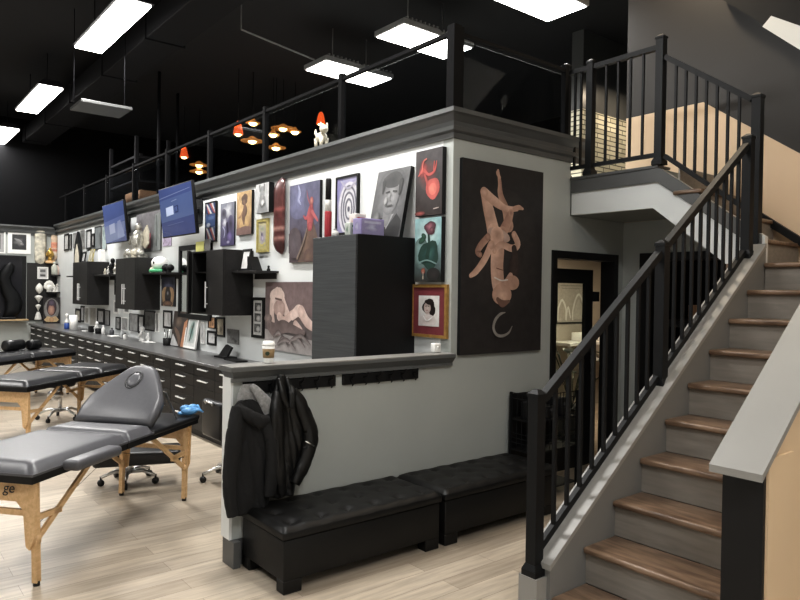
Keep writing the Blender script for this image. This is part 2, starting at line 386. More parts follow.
# cornices: profile (stand-out, height)
prof = [(0, 2.99), (.018, 2.99), (.022, 3.03), (.05, 3.045), (.058, 3.075), (.03, 3.085), (.034, 3.12), (.075, 3.16), (.10, 3.175), (.10, 3.21), (-.04, 3.21)]
def run(name, ends, m=None):
    """cornice between two plan points; ends = [(x,y,ox,oy)], o = mitre direction"""
    mb = MB(); rings = [[(x+ox*p[0], y+oy*p[0], p[1]) for p in prof] for x, y, ox, oy in ends]
    mb.loft(rings, True, True, False); return struct(name, mb, m or M['cornice'])
run('trim_1', [(AX, PY, -1, -1), (AX, FY, -1, -1)])
run('trim_2', [(AX, PY, -1, -1), (5.43, PY, .4, -1)], M['trim'])
prof = [(o, z-.06) for o, z in prof]
run('trim_3', [(AX, FY, -1, -1), (-6, FY, 0, -1)])
_unused = [(0, 1.175), (.022, 1.178), (.03, 1.20), (.06, 1.225), (.07, 1.232), (.07, 1.262), (-.28, 1.262), (-.28, 1.175)]
# ledge cap over the half wall
lg = MB(); rings = []
lg.box((1.815, PY-.07, 1.232), (AX-.002, PY+.13, 1.262), .004, 1)
lg.loft([[(1.845, PY-.028, 1.19), (AX-.002, PY-.028, 1.19), (AX-.002, PY+.10, 1.19), (1.845, PY+.10, 1.19)], [(1.825, PY-.062, 1.232), (AX-.002, PY-.062, 1.232), (AX-.002, PY+.12, 1.232), (1.825, PY+.12, 1.232)]], smooth=False)
lg.box((1.84, PY-.03, 1.165), (AX-.002, PY-.001, 1.19))
struct('trim_4', lg, M['cornice']); struct('trim_10', MB().box((1.817, PY-.068, 1.2625), (AX-.002, PY+.128, 1.266), .001, 1), M['cap'])  # thin top sheet in paler grey paints in the lamp light on the ledge
struct('baseboard_south', MB().box((1.845, PY-.06, 0), (1.893, PY+.10, .165)).box((1.893, PY-.012, 0), (5.0, PY, .165)), M['trim'])
struct('baseboard_stairwell', MB().box((WX-.03, 3.72, 0), (WX-.012, PY, .165)), M['trim'])
# door casings and leaf
struct('trim_5', MB().box((4.985, PY-.02, 0), (5.05, PY+.14, 2.155)).box((5.96, PY-.02, 0), (6.03, PY+.14, 2.155)).box((5.05, PY-.02, 2.085), (5.96, PY+.14, 2.155)), M['black'])
d = MB(); d.box((5.09, PY+.16, .02), (5.20, PY+.20, 2.0)).box((5.74, PY+.16, .02), (5.86, PY+.20, 2.0)).box((5.20, PY+.16, 1.86), (5.74, PY+.20, 2.0)).box((5.20, PY+.16, .02), (5.74, PY+.20, .26))
door = struct('door_1', d, M['black']); g = MB().box((5.20, PY+.175, .26), (5.74, PY+.185, 1.86)).build('pane', M['glass'], door)
MB().tube([(5.80, PY+.13, .95), (5.80, PY+.13, 1.15)], .012).box((5.86, PY+.13, 1.68), (5.93, PY+.2, 1.78)).build('hinge', M['iron'], door)
# dark doorway below the upper flight
struct('trim_6', MB().box((WX-.03, 2.68, 0), (WX+.14, 2.76, 2.17)).box((WX-.03, 3.68, 0), (WX+.14, 3.76, 2.17)).box((WX-.03, 2.76, 2.09), (WX+.14, 3.68, 2.17)), M['black'])
struct('wall_closet', MB().box((WX+1.0, 2.6, 0), (WX+1.05, 3.86, 2.5)).box((WX+.14, 2.55, 0), (WX+1.0, 2.6, 2.5)).box((WX+.14, 3.80, 0), (WX+1.0, 3.85, 2.5)).box((WX+.14, 2.6, 2.45), (WX+1, 3.8, 2.5)), M['blackwall'])
# back room behind the door
struct('wall_back_room', MB().box((3.86, 6.45, 0), (9.6, 6.55, 2.49)).box((9.5, 4.1, 0), (9.6, 6.45, 2.49)), M['roomwall'])

# ------------------------------------------------------------------ staircase
NS = 9; T0 = 2.77; DX = .2655; DZ = .2; YL = 2.17; YR = 1.30
st = thing('staircase', 'main staircase with brown wooden treads and grey risers climbing to the right', 'staircase', (T0, 1.74, 0))
for k in range(NS+1):
    x = T0+k*DX; z = DZ*(k+1)
    if k < NS: MB().box((x-.0, YR, z-.035), (x+DX+.03, YL, z), .012, 3).build('tread', M['tread'], st)
    else: MB().box((x, YR, z-.035), (WX-.02, YL, z), .012, 3).box((x+.02, YL, z-.16), (WX-.02, 2.45, z)).build('landing', M['tread'], st)
    MB().box((x+.03, YR, z-DZ), (x+.045, YL, z-.035)).build('riser', M['riser'], st)
sl = DZ/DX
zs = lambda x: .35+(x-2.72)*.728                            # top of the stringer wall
s = MB(); s.prism([(2.765, YL, 0), (5.2, YL, 0), (5.2, YL, zs(5.2)-.02), (2.765, YL, zs(2.765)-.02)], (0, .14, 0)); s.build('stringer', M['stringer'], st)
s = MB(); s.prism([(2.75, YL-.012, zs(2.75)-.03), (5.18, YL-.012, zs(5.18)-.03), (5.18, YL-.012, zs(5.18)), (2.75, YL-.012, zs(2.75))], (0, .164, 0)); s.build('stringer_cap', M['cap'], st)
MB().box((2.685, YL+.022, 0), (2.785, YL+.14, .30)).build('newel_pedestal', M['cap'], st)
# half wall on the near side of the stair
zc = lambda x: 1.08+(x-2.66)*.745
struct('wall_stair_side', MB().prism([(2.765, 1.14, 0), (WX-.01, 1.14, 0), (WX-.01, 1.14, zc(5.35)-.03), (5.35, 1.14, zc(5.35)-.03), (2.765, 1.14, zc(2.765)-.03)], (0, .15, 0)), M['tan'])
struct('trim_7', MB().box((2.745, 1.135, 0), (2.765, 1.295, zc(2.75)-.03)), M['black'])
struct('trim_8', MB().prism([(2.66, 1.105, zc(2.66)-.03), (5.35, 1.105, zc(5.35)-.03), (WX-.01, 1.105, zc(5.35)-.03), (WX-.01, 1.105, zc(5.35)), (5.35, 1.105, zc(5.35)), (2.66, 1.105, zc(2.66))], (0, .205, 0)), M['cap'])
struct('trim_9', MB().box((2.766, 1.125, 0), (3.0, 1.139, zc(2.766)-.04)), M['tan'])
# upper flight
uf = thing('staircase', 'short upper flight of stairs with pale stringer rising to the upper floor', 'staircase', (5.7, 2.7, 2.0))
for k in range(4):
    y = 2.30+.2*k; z = 2.2+.205*k
    if k < 3: MB().box((SX-.03 if k == 2 else SX+.03, y-.02, z-.035), (WX-.02, y+.22, z), .01).build('tread', M['tread'], uf)
    MB().box((SX+.05, y, z-.205), (WX-.02, y+.015, z-.035 if k < 3 else z)).build('riser', M['riser'], uf)
face = [(SX, 3.945, 2.495), (SX, 3.11, 2.49), (SX, 2.2, 1.78), (SX, 2.2, 2.20), (SX, 3.07, 2.83), (SX, 3.945, 2.83)]
MB().prism(face, (.05, 0, 0)).build('stringer', M['fascia_white'], uf)
band = [(SX-.018, 3.945, 2.70), (SX-.018, 3.07, 2.705), (SX-.018, 2.22, 2.09), (SX-.018, 2.22, 2.215), (SX-.018, 3.07, 2.835), (SX-.018, 3.945, 2.835)]
MB().prism(band, (.03, 0, 0)).build('stringer_trim', M['trim'], uf)
MB().prism([(SX-.03, 3.945, 2.818), (SX-.03, 3.055, 2.824), (SX-.03, 3.055, 2.845), (SX-.03, 3.945, 2.845)], (.2, 0, 0)).build('landing_edge', M['trim'], uf)
# wall skirt and rail following the upper flight on the far wall
hr = thing('stair_handrail', 'dark handrail fixed to the stairwell wall beside the upper flight', 'handrail', (WX-.05, 2.5, 2.4))
MB().bar((WX-.06, 2.72, 2.54), (WX-.06, 2.0, 2.02), .05, .06).build('rail', M['iron'], hr)
MB().box((WX-.05, 2.5, 2.33), (WX, 2.53, 2.38)).build('bracket', M['iron'], hr)

# ------------------------------------------------------------------ railings
def newel(root, x, y, z0, z1, w=.064):
    n = MB().box((x-w/2, y-w/2, z0), (x+w/2, y+w/2, z1-.02)).build('newel_post', M['iron'], root)
    c = MB().box((x-w*.58, y-w*.58, z1-.03), (x+w*.58, y+w*.58, z1-.012)); c.loft([[(x+a*w*.55, y+b*w*.55, z1-.012) for a, b in ((-1, -1), (1, -1), (1, 1), (-1, 1))], [(x+a*w*.2, y+b*w*.2, z1+.008) for a, b in ((-1, -1), (1, -1), (1, 1), (-1, 1))]], smooth=False)
    c.build('post_cap', M['iron'], root); c = MB()
    c.box((x-w*.72, y-w*.72, z0), (x+w*.72, y+w*.72, z0+.031)); c.loft([[(x+a*w*.72, y+b*w*.72, z0+.03) for a, b in ((-1, -1), (1, -1), (1, 1), (-1, 1))], [(x+a*w*.52, y+b*w*.52, z0+.06) for a, b in ((-1, -1), (1, -1), (1, 1), (-1, 1))]], smooth=False)
    c.build('post_collar', M['iron'], root)
def span(root, p, q, top, bot, n, handw=.045):
    """sloping panel between plan points; p,q=(x,y,z) walk line; top/bot heights above it"""
    p, q = Vector(p), Vector(q); T, B = Vector((0, 0, top)), Vector((0, 0, bot))
    MB().bar(p+T, q+T, handw, .042).build('handrail', M['iron'], root)
    MB().bar(p+B, q+B, .03, .035).build('bottom_rail', M['iron'], root)
    for k in range(n):
        m = p.lerp(q, (k+1)/(n+1)); MB().box((m.x-.0095, m.y-.0095, m.z+bot-.012), (m.x+.0095, m.y+.0095, m.z+top-.015)).build('baluster', M['iron'], root)
YN = 2.25
r1 = thing('stair_railing', 'black metal baluster railing climbing along the main staircase', 'railing', (3.9, YN, 1.2))
newel(r1, 2.735, YN, .30, 1.25); newel(r1, 3.92, YN, 1.17, 2.09); newel(r1, 5.065, YN, 2.03, 2.93)
rail_lo = lambda x: zs(x)+.0
span(r1, (2.775, YN, zs(2.775)), (3.88, YN, zs(3.88)), .815, .045, 9)
span(r1, (3.96, YN, zs(3.96)), (5.03, YN, zs(5.03)), .815, .045, 9)
r2 = thing('stair_railing', 'black metal baluster railing sloping down from upper landing along short flight', 'railing', (SX, 2.7, 2.4))
newel(r2, SX, 2.27, 1.99, 3.27, .066); newel(r2, SX, 3.06, 2.845, 3.93, .066)
p, q = Vector((SX, 2.32, 0)), Vector((SX, 3.01, 0))
MB().bar((SX, 2.31, 3.235), (SX, 3.02, 3.74), .045, .042).build('handrail', M['iron'], r2)
MB().bar((SX, 2.32, 2.40), (SX, 3.01, 2.915), .03, .035).build('bottom_rail', M['iron'], r2)
for k in range(7):
    y = 2.32+.69*(k+1)/8; t = (y-2.32)/.69; MB().box((SX-.0095, y-.0095, 2.40+.515*t), (SX+.0095, y+.0095, 3.235+.505*t)).build('baluster', M['iron'], r2)
r3 = thing('landing_railing', 'black metal baluster railing level along the upper landing edge', 'railing', (SX, 3.6, MZ))
newel(r3, SX, 3.75, 2.845, 3.90); newel(r3, SX, 4.03, 2.845, 3.93)
span(r3, (SX, 3.10, 2.845), (SX, 3.71, 2.845), .99, .09, 4); span(r3, (SX, 3.79, 2.845), (SX, 3.99, 2.845), .99, .09, 2)
# glass balustrade on the parapet
def glass_rail(name, label, pts, posts):
    root = thing(name, label, 'railing', pts[0])
    for (x, y, w) in posts: MB().box((x-w/2, y-w/2, 3.205), (x+w/2, y+w/2, 3.90)).build('post', M['matte'], root)
    a, b = Vector(pts[0]), Vector(pts[1])
    MB().bar(a+Vector((0, 0, .64)), b+Vector((0, 0, .64)), .04, .03).build('top_rail', M['matte'], root)
    for (x, y, _), (x2, y2, _) in zip(posts, posts[1:]):
        dx, dy = (x2-x), (y2-y); l = math.hypot(dx, dy); g = .05/l
        MB().box((x+dx*g-.005, y+dy*g-.005, 3.23), (x2-dx*g+.005, y2-dy*g+.005, 3.80)).build('glass_panel', M['glassdark'], root)
glass_rail('glass_railing', 'glass panel railing on the parapet above the hanging figure painting', [(AX+.02, PY+.03, 3.205), (5.2, PY+.03, 3.205)], [(AX+.08, PY+.03, .05), (5.18, PY+.03, .05)])
glass_rail('glass_railing', 'long glass railing with slim dark posts above the picture wall', [(AX+.02, PY+.03, 3.205), (AX+.02, FY-.2, 3.205)], [(AX+.02, PY+.03, .085)]+[(AX+.02, 5.6+1.6*k, .055) for k in range(8)])
# dark sloping bulkhead and pale ceiling patch high over the stairs
struct('ceiling_sloped', MB().prism([(WX-.14, 2.96, 4.43), (WX-.14, 1.3, 2.9), (WX-.14, -3.99, 2.9), (WX-.14, -3.99, 5.59), (WX-.14, 2.96, 5.59)], (.13, 0, 0)), M['black'])
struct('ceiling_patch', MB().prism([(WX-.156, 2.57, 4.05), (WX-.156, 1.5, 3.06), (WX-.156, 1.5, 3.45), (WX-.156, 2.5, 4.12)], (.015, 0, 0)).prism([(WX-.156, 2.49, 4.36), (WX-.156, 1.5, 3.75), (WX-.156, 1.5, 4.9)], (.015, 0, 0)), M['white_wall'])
# upper floor dressing
struct('wall_stone', MB().box((8.2, 6.0, MZ), (9.6, 6.2, 4.45)), M['stone'])
struct('wall_stone_upper', MB().box((8.2, 6.0, 4.45), (9.6, 6.2, TOP)), M['trim'])

# ------------------------------------------------------------------ base cabinets with drawers, worktop
bounds = [4.30, 5.0, 5.75, 6.5, 7.14, 7.74, 8.495, 9.145, 9.715, 10.26, 10.9, 11.46, 12.0, 12.45, 13.1, 13.8, 14.5, 15.2, 15.9, 16.6, 17.3]
XF = 3.13
for i, (y0, y1) in enumerate(zip(bounds, bounds[1:])):
    nice = ['end unit standing behind the half wall', 'next to the half wall, second along the counter', 'behind the half wall post, third along the counter',
            'two drawers over a door, beside the half wall post', 'two drawers over a door, left of the chair', 'four drawers, right of the raised massage table back',
            'four drawers, seen above the raised massage table back', 'four drawers, left edge of the raised table back', 'four narrow drawers, under the black brush cup',
            'four drawers, under the dark framed picture pair', 'four narrow drawers, under the stacked white papers', 'four narrow drawers, under the grey framed prints',
            'narrowest four drawer unit, mid counter', 'four drawers, above the end of the middle massage table', 'four drawers, under the far closed wall cabinet',
            'four drawers, near the white paper towel roll', 'four drawers, near the white spray bottle', 'four drawers, above the far massage table',
            'four drawers, third from the far corner', 'four drawers, last before the far corner'][i]
    c = thing('base_cabinet', f'black base cabinet with steel handles, {nice}', 'cabinet', (XF+.3, (y0+y1)/2, 0), 'base cabinets under the long worktop')
    MB().box((XF+.02, y0+.001, .09), (AX-.004, y1-.001, .865)).box((XF+.06, y0+.001, 0), (AX-.004, y1-.001, .09)).build('carcass', M['cab'], c)
    two = i in (3, 4)
    rows = [(.735, .86), (.60, .73)]+([(.10, .595)] if two else [(.465, .595), (.33, .46), (.10, .325)])
    for z0, z1 in rows:
        big = z1-z0 > .3
        dr = MB().box((XF, y0+.004, z0), (XF+.019, y1-.004, z1), .002, 1).build('door' if big else 'drawer', M['cab'], c)
        ym, zm = (y0+y1)/2, ((z0+z1)/2+.02 if not big else z1-.06)
        h = MB(); hl = .13; h.bar((XF-.028, ym-hl, zm), (XF-.028, ym+hl, zm), .012, .014)
        for e in (-hl+.02, hl-.02): h.bar((XF-.028, ym+e, zm), (XF, ym+e, zm), .01)
        if not (big): hh = h.build('handle', M['handle'], None, origin=dr['_at']); hh.parent = dr; hh.location = (0, 0, 0)
ctop = MB().box((XF-.025, 4.28, .866), (AX-.001, 17.4, .90), .004, 1).build('worktop', M['worktop'])
tag(ctop, 'long dark grey worktop running along the picture wall over the drawers', 'worktop')
# tall cabinet standing on the counter by the half wall
tc = thing('tall_cabinet', 'tall black cabinet with grey wood grained door under the leaning grey portrait', 'cabinet', (3.42, 4.74, .90))
MB().box((3.125, 4.41, .90), (AX-.001, 5.06, 2.21)).build('carcass', M['vinyl_bench'] if 0 else M['black'], tc)
MB().box((3.105, 4.412, .905), (3.124, 5.058, 2.205), .002, 1).build('door', M['cabside'], tc)

# wall cabinets
def wall_cab(y0, y1, z0, z1, label, open_far=False, detail=False):
    x0 = 3.36; c = thing('wall_cabinet', label, 'cabinet', (3.55, (y0+y1)/2, z0), 'black wall cabinets above the worktop')
    ym = (y0+y1)/2; m = MB(); t = .018
    m.box((x0, y0, z0), (AX-.001, y0+t, z1)).box((x0, y1-t, z0), (AX-.001, y1, z1)).box((x0, y0+t, z0), (AX-.001, y1-t, z0+t)).box((x0, y0+t, z1-t), (AX-.001, y1-t, z1)).box((AX-.012, y0+t, z0+t), (AX-.001, y1-t, z1-t))
    m.build('carcass', M['cab'], c)
    MB().box((x0+.03, y0+t, (z0+z1)/2+.12), (AX-.012, y1-t, (z0+z1)/2+.135)).build('shelf', M['cab'], c)
    def handle(dr, x, y, along='z'):
        h = MB(); h.bar((x-.028, y, z0+.08), (x-.028, y, z0+.40), .012); h.bar((x-.028, y, z0+.13), (x, y, z0+.13), .01); h.bar((x-.028, y, z0+.33), (x, y, z0+.33), .01)
        hh = h.build('handle', M['handle'], None, origin=dr['_at']); hh.parent = dr; hh.location = (0, 0, 0)
    d1 = MB().box((x0-.019, y0+.002, z0), (x0, ym-.002, z1), .002, 1).build('door', M['cabside'] if detail else M['cab'], c); handle(d1, x0-.019, ym-.05)
    if open_far:
        d2 = MB().box((-.019, -.475, z0), (0, 0, z1), .002, 1, Matrix.Translation((x0-.002, y1-.004, 0)) @ Matrix.Rotation(-math.radians(27), 4, 'Z')).build('door', M['cab'], c)
    else:
        d2 = MB().box((x0-.019, ym+.002, z0), (x0, y1-.002, z1), .002, 1).build('door', M['cab'], c); handle(d2, x0-.019, ym+.05)
    return c
wall_cab(7.43, 8.40, 1.44, 2.22, 'black wall cabinet with its left door open, nearest of three', True)
wall_cab(10.61, 11.60, 1.41, 2.22, 'closed black wall cabinet with silver ornaments on top, middle of three')
wall_cab(13.34, 14.40, 1.42, 2.23, 'closed black wall cabinet with small frames on top, farthest of three')
def shelf(y0, y1, z, label, x0=3.45):
    o = MB().box((x0, y0, z-.025), (AX-.001, y1, z), .002, 1).box((AX-.012, y0+.05, z-.09), (AX-.001, y1-.05, z-.025)).build('wall_shelf', M['cab']); return tag(o, label, 'shelf', 'dark floating wall shelves')
shelf(6.80, 7.425, 1.965, 'dark floating shelf holding a standing photo frame, right of the open cabinet')
shelf(9.60, 10.60, 1.985, 'dark floating shelf with a round white ornament on a green base')
shelf(14.42, 15.4, 1.98, 'dark floating shelf holding the pointed arch ornament left of the far cabinet')
shelf(12.35, 13.33, 1.985, 'dark floating shelf with pale figurines between the two closed wall cabinets')

# ------------------------------------------------------------------ televisions
def tv(x, y, z, label, flip):
    root = thing('television', label, 'television', (x+.16, y, z), 'wall mounted televisions')
    W_, H_ = 1.22, .69; p = .11; R = Matrix.Translation((x, y, z)) @ Matrix.Rotation(-p, 4, 'Y')
    MB().box((0, -W_/2, -H_/2), (.045, W_/2, H_/2), .008, 2, R).box((.045, -W_*.32, -H_*.36), (.075, W_*.32, H_*.30), 0, 2, R).build('casing', M['black'], root)
    o = R @ Vector((-.0015, W_/2-.012, -H_/2+.014)); U = R.to_3x3() @ Vector((0, -1, 0)); W = R.to_3x3() @ Vector((0, 0, 1)); n = R.to_3x3() @ Vector((-1, 0, 0))
    a = Art(o, U, W, n, W_-.024, H_-.028)
    if flip:
        a.bg((.045, .065, .20), (.07, .11, .30)); a.poly([(0, .40), (1, .52), (1, .66), (0, .56)], (.10, .14, .34)); a.poly([(.0, .0), (.9, .10), (1, .5), (0, .45)], (.16, .20, .36))
        a.poly([(.25, .22), (.52, .25), (.52, .50), (.25, .47)], (.32, .36, .52)); a.poly([(.6, .08), (.95, .12), (.80, .55), (.66, .52)], (.22, .26, .44))
    else:
        a.bg((.030, .045, .17), (.055, .085, .24)); a.poly([(0, .3), (1, .36), (1, .82), (0, .76)], (.075, .115, .27)); a.poly([(0, .80), (.95, .885), (.95, .90), (0, .82)], (.16, .2, .36))
        a.poly([(.19, .42), (.42, .44), (.42, .62), (.19, .60)], (.50, .58, .78)); a.poly([(.46, .46), (.57, .47), (.57, .61), (.46, .60)], (.03, .05, .16)); a.poly([(.485, .49), (.545, .495), (.545, .585), (.485, .58)], (.075, .115, .27))
        a.poly([(.38, .70), (.55, .72), (.55, .735), (.38, .715)], (.2, .25, .42)); a.poly([(.2, .22), (.7, .25), (.7, .262), (.2, .232)], (.09, .12, .28))
    a.build('screen', M['screen'], root)
    MB().box((x+.06, y-.10, z-.12), (x+.085, y+.10, z+.12)).bar((x+.08, y, z), (AX-.02, y, z+.02), .06, .06).box((AX-.02, y-.12, z-.16), (AX-.001, y+.12, z+.2)).build('wall_bracket', M['iron'], root)
    return root
tv(3.40, 9.08, 2.81, 'wall mounted television with blue menu screen above the open cabinet, nearer of two', False)
tv(3.49, 12.22, 2.87, 'wall mounted television with pale diagonal shapes on blue, farther of two', True)

# ------------------------------------------------------------------ benches
def bench(x0, x1, label):
    root = thing('storage_bench', label, 'bench', ((x0+x1)/2, 3.65, 0), 'tufted black benches along the grey wall')
    y0, y1 = 3.375, 3.925
    b = MB().box((x0+.012, y0+.012, .075), (x1-.012, y1-.01, .315), .008, 2); b.build('base_box', M['vinyl_bench'], root)
    for fx in (x0+.012, x1-.135):
        for fy in (y0+.012, y1-.10): MB().box((fx, fy, 0), (fx+.123, fy+.088, .08), .006, 1).build('leg', M['vinyl_bench'], root)
    # tufted lid: height field with dimples
    L = x1-x0; nx, ny = 72, 26; tufts = [(x0+L*(i+.5)/6, y0+.55*(j+.5)/3) for i in range(6) for j in range(3)]
    vs, fs = [], []
    for j in range(ny+1):
        for i in range(nx+1):
            x = x0+L*i/nx; y = y0+(y1-y0)*j/ny; e = min(x-x0, x1-x, y-y0, y1-y); z = .392-.030*math.exp(-(e/.022)**1.2*1.5)
            for tx, ty in tufts: z -= .022*math.exp(-(((x-tx)**2+(y-ty)**2)/.035**2))
            z += .003*math.sin(x*31+y*13)*math.sin(y*27-x*7); vs.append((x, y, z))
    for j in range(ny):
        for i in range(nx): a = j*(nx+1)+i; fs.append((a, a+1, a+nx+2, a+nx+1))
    m = MB().add(vs, fs, True); m.box((x0, y0, .318), (x1, y1, .366), .01, 2); lid = m.build('cushion_lid', M['vinyl_bench'], root)
    bt = MB()
    for tx, ty in tufts: bt.ball((tx, ty, .373), (.012, .012, .006), 8, 5)
    o = bt.build('tuft_buttons', M['leather'], None, origin=lid['_at']); o.parent = lid; o.location = (0, 0, 0)
    return root
bench(1.90, 3.125, 'tufted black storage bench under the hanging jackets')
bench(3.155, 4.37, 'tufted black storage bench beside the wire rack, farther along the wall')

# ------------------------------------------------------------------ hook rails and coats
def hook_rail(x0, x1, label):
    root = thing('coat_hook_rail', label, 'hook rail', ((x0+x1)/2, PY-.01, 1.09), 'black coat hook boards on the grey wall')
    MB().box((x0, PY-.02, 1.085), (x1, PY-.001, 1.16), .003, 1).build('board', M['black'], root)
    for k in range(6):
        x = x0+(x1-x0)*(k+.5)/6
        MB().tube([(x, PY-.02, 1.135), (x, PY-.05, 1.137), (x, PY-.075, 1.155), (x, PY-.078, 1.165)], .005, 6).tube([(x, PY-.02, 1.12), (x, PY-.045, 1.105), (x, PY-.055, 1.09), (x, PY-.05, 1.082), (x, PY-.06, 1.092)], .005, 6).ball((x, PY-.078, 1.167), .008, 8, 5).build('hook', M['iron'], root)
hook_rail(1.92, 2.62, 'black hook board above the hanging jackets, nearer of two'); hook_rail(2.68, 3.38, 'black hook board with empty hooks, nearest the red framed portrait')

from mathutils import noise as NZ
def wrinkle(p, seed, k=1.):
    q = Vector((p.x*12*k+p.z*1.5, p.y*12*k, p.z*1.6*k))+Vector((seed, 0, 0)); a = abs(NZ.noise(q)); b = NZ.noise(Vector((p.x*7, p.y*7, p.z*5+seed))); c = abs(NZ.noise(Vector((p.x*15+p.z*9, p.y*15, p.z*8+seed))))
    return -.9*(1-a*2.2)**3*.5+.45*b-.35*(1-2*c)**3*.5
def drape(rows, yc, dep, seed, n=84, steps=84, amp=.020):
    """hanging cloth body; rows of (z, xl, xr)"""
    rings = []; zs_ = [r[0] for r in rows]
    def at(z):
        for (za, a0, b0), (zb, a1, b1) in zip(rows, rows[1:]):
            if za >= z >= zb: t = (za-z)/(za-zb); return a0+(a1-a0)*t, b0+(b1-b0)*t
        return rows[-1][1:]
    for k in range(steps+1):
        z = zs_[0]+(zs_[-1]-zs_[0])*k/steps; a, b = at(z); cx, hw = (a+b)/2, (b-a)/2; r = []; d = dep*min(1, .35+.65*k/(steps*.22))
        for i in range(n):
            t = 2*PI*i/n; ct, sn = math.cos(t), math.sin(t); p = Vector((cx+hw*ct, yc+d*sn*(.75+.25*abs(ct)), z)); w_ = wrinkle(p, seed)*amp
            p += Vector((ct*.5, sn*1.3, .2*math.sin(5*t)))*w_; r.append((p.x, min(p.y, PY-.025), p.z+(.014*NZ.noise(Vector((t*1.3, seed, 0))) if k == steps else 0)))
        rings.append(r)
    return MB().loft(rings)
def sleeve(pts, rs, seed, n=32, steps=52, amp=.016, flat=.75):
    P_ = [Vector(p) for p in pts]; rings = []
    for k in range(steps+1):
        u = k/steps*(len(P_)-1); i = min(int(u), len(P_)-2); f = u-i
        c0, c1, c2, c3 = P_[max(i-1, 0)], P_[i], P_[i+1], P_[min(i+2, len(P_)-1)]
        c = .5*((2*c1)+(c2-c0)*f+(2*c0-5*c1+4*c2-c3)*f*f+(3*c1-c0-3*c2+c3)*f**3); r = rs[i]*(1-f)+rs[i+1]*f
        t_ = (c2-c1).normalized(); a = t_.cross(Vector((0, 1, 0))).normalized(); b = t_.cross(a); ring = []
        for j in range(n):
            th = 2*PI*j/n; d = a*math.cos(th)+b*math.sin(th)*flat; p = c+d*r; ring.append(tuple(p+d*wrinkle(p, seed)*amp))
        rings.append(ring)
    return MB().loft(rings)
co = thing('jacket', 'black wool coat with dark hood hanging nearest the wall end', 'jacket', (1.93, 3.86, .36), 'coats on the hooks')
drape([(1.06, 1.83, 1.93), (1.02, 1.80, 1.99), (.97, 1.785, 2.04), (.95, 1.775, 2.06), (.89, 1.77, 2.07), (.71, 1.755, 2.065), (.53, 1.745, 2.055), (.36, 1.765, 2.045)], 3.87, .060, 3.1, amp=.026).build('body', M['cloth_black'], co).location.x += .02
sleeve([(1.815, 3.845, 1.03), (1.785, 3.82, .88), (1.762, 3.81, .70), (1.757, 3.812, .52), (1.785, 3.82, .37)], [.04, .052, .052, .048, .04], 8.2).build('sleeve', M['cloth_black'], co).location.x += .02
sleeve([(1.99, 3.83, .93), (2.03, 3.81, .82), (2.035, 3.80, .64), (2.025, 3.81, .45)], [.04, .046, .046, .04], 5.7).build('sleeve', M['cloth_black'], co).location.x += .02
sleeve([(1.815, 3.84, 1.04), (1.86, 3.815, .985), (1.94, 3.81, .935), (2.0, 3.82, .93), (2.05, 3.85, .95)], [.02, .04, .046, .036, .02], 2.2).build('hood', M['cloth_black'], co).location.x += .02
hd = thing('hoodie', 'grey hooded sweatshirt hanging between the two black jackets', 'hoodie', (1.96, 3.91, .8), 'coats on the hooks')
drape([(1.155, 1.89, 1.955), (1.12, 1.868, 1.995), (1.06, 1.855, 2.05), (.98, 1.86, 2.09), (.90, 1.88, 2.10)], 3.90, .034, 9.3, amp=.02).build('hood', M['cloth_grey'], hd)
sleeve([(1.94, 3.875, 1.15), (1.985, 3.86, 1.10), (2.03, 3.85, 1.03), (2.045, 3.855, .95)], [.014, .036, .042, .034], 1.4, flat=.5).build('sleeve', M['cloth_grey'], hd)
lj = thing('jacket', 'black leather jacket with a zipped pocket hanging by its collar', 'jacket', (2.2, 3.85, .42), 'coats on the hooks')
drape([(1.205, 2.125, 2.165), (1.16, 2.105, 2.205), (1.08, 2.075, 2.255), (1.0, 2.06, 2.29), (.93, 2.055, 2.31), (.85, 2.055, 2.32), (.70, 2.05, 2.325), (.61, 2.055, 2.30), (.50, 2.07, 2.27), (.415, 2.085, 2.24)], 3.865, .065, 21.4, amp=.030).build('body', M['leather'], lj)
sleeve([(2.225, 3.85, 1.10), (2.28, 3.825, .98), (2.335, 3.81, .83), (2.33, 3.805, .72), (2.275, 3.80, .60), (2.215, 3.80, .50)], [.035, .05, .056, .054, .048, .038], 4.4, amp=.024).build('sleeve', M['leather'], lj)
sleeve([(2.105, 3.84, 1.10), (2.088, 3.81, .95), (2.088, 3.80, .75), (2.105, 3.80, .58), (2.13, 3.81, .45)], [.032, .046, .048, .042, .034], 6.6, amp=.024).build('sleeve', M['leather'], lj)
sleeve([(2.115, 3.845, 1.185), (2.125, 3.815, 1.10), (2.165, 3.80, 1.0)], [.012, .026, .016], 7.1, steps=24).build('collar', M['leather'], lj)
sleeve([(2.175, 3.845, 1.185), (2.20, 3.815, 1.09), (2.19, 3.80, .99)], [.012, .028, .016], 7.9, steps=24).build('collar', M['leather'], lj)
s = MB(); s.tube([(2.27, 3.762, .775), (2.305, 3.757, .755), (2.335, 3.760, .735)], .0045, 6); s.build('zip', M['chrome'], lj)

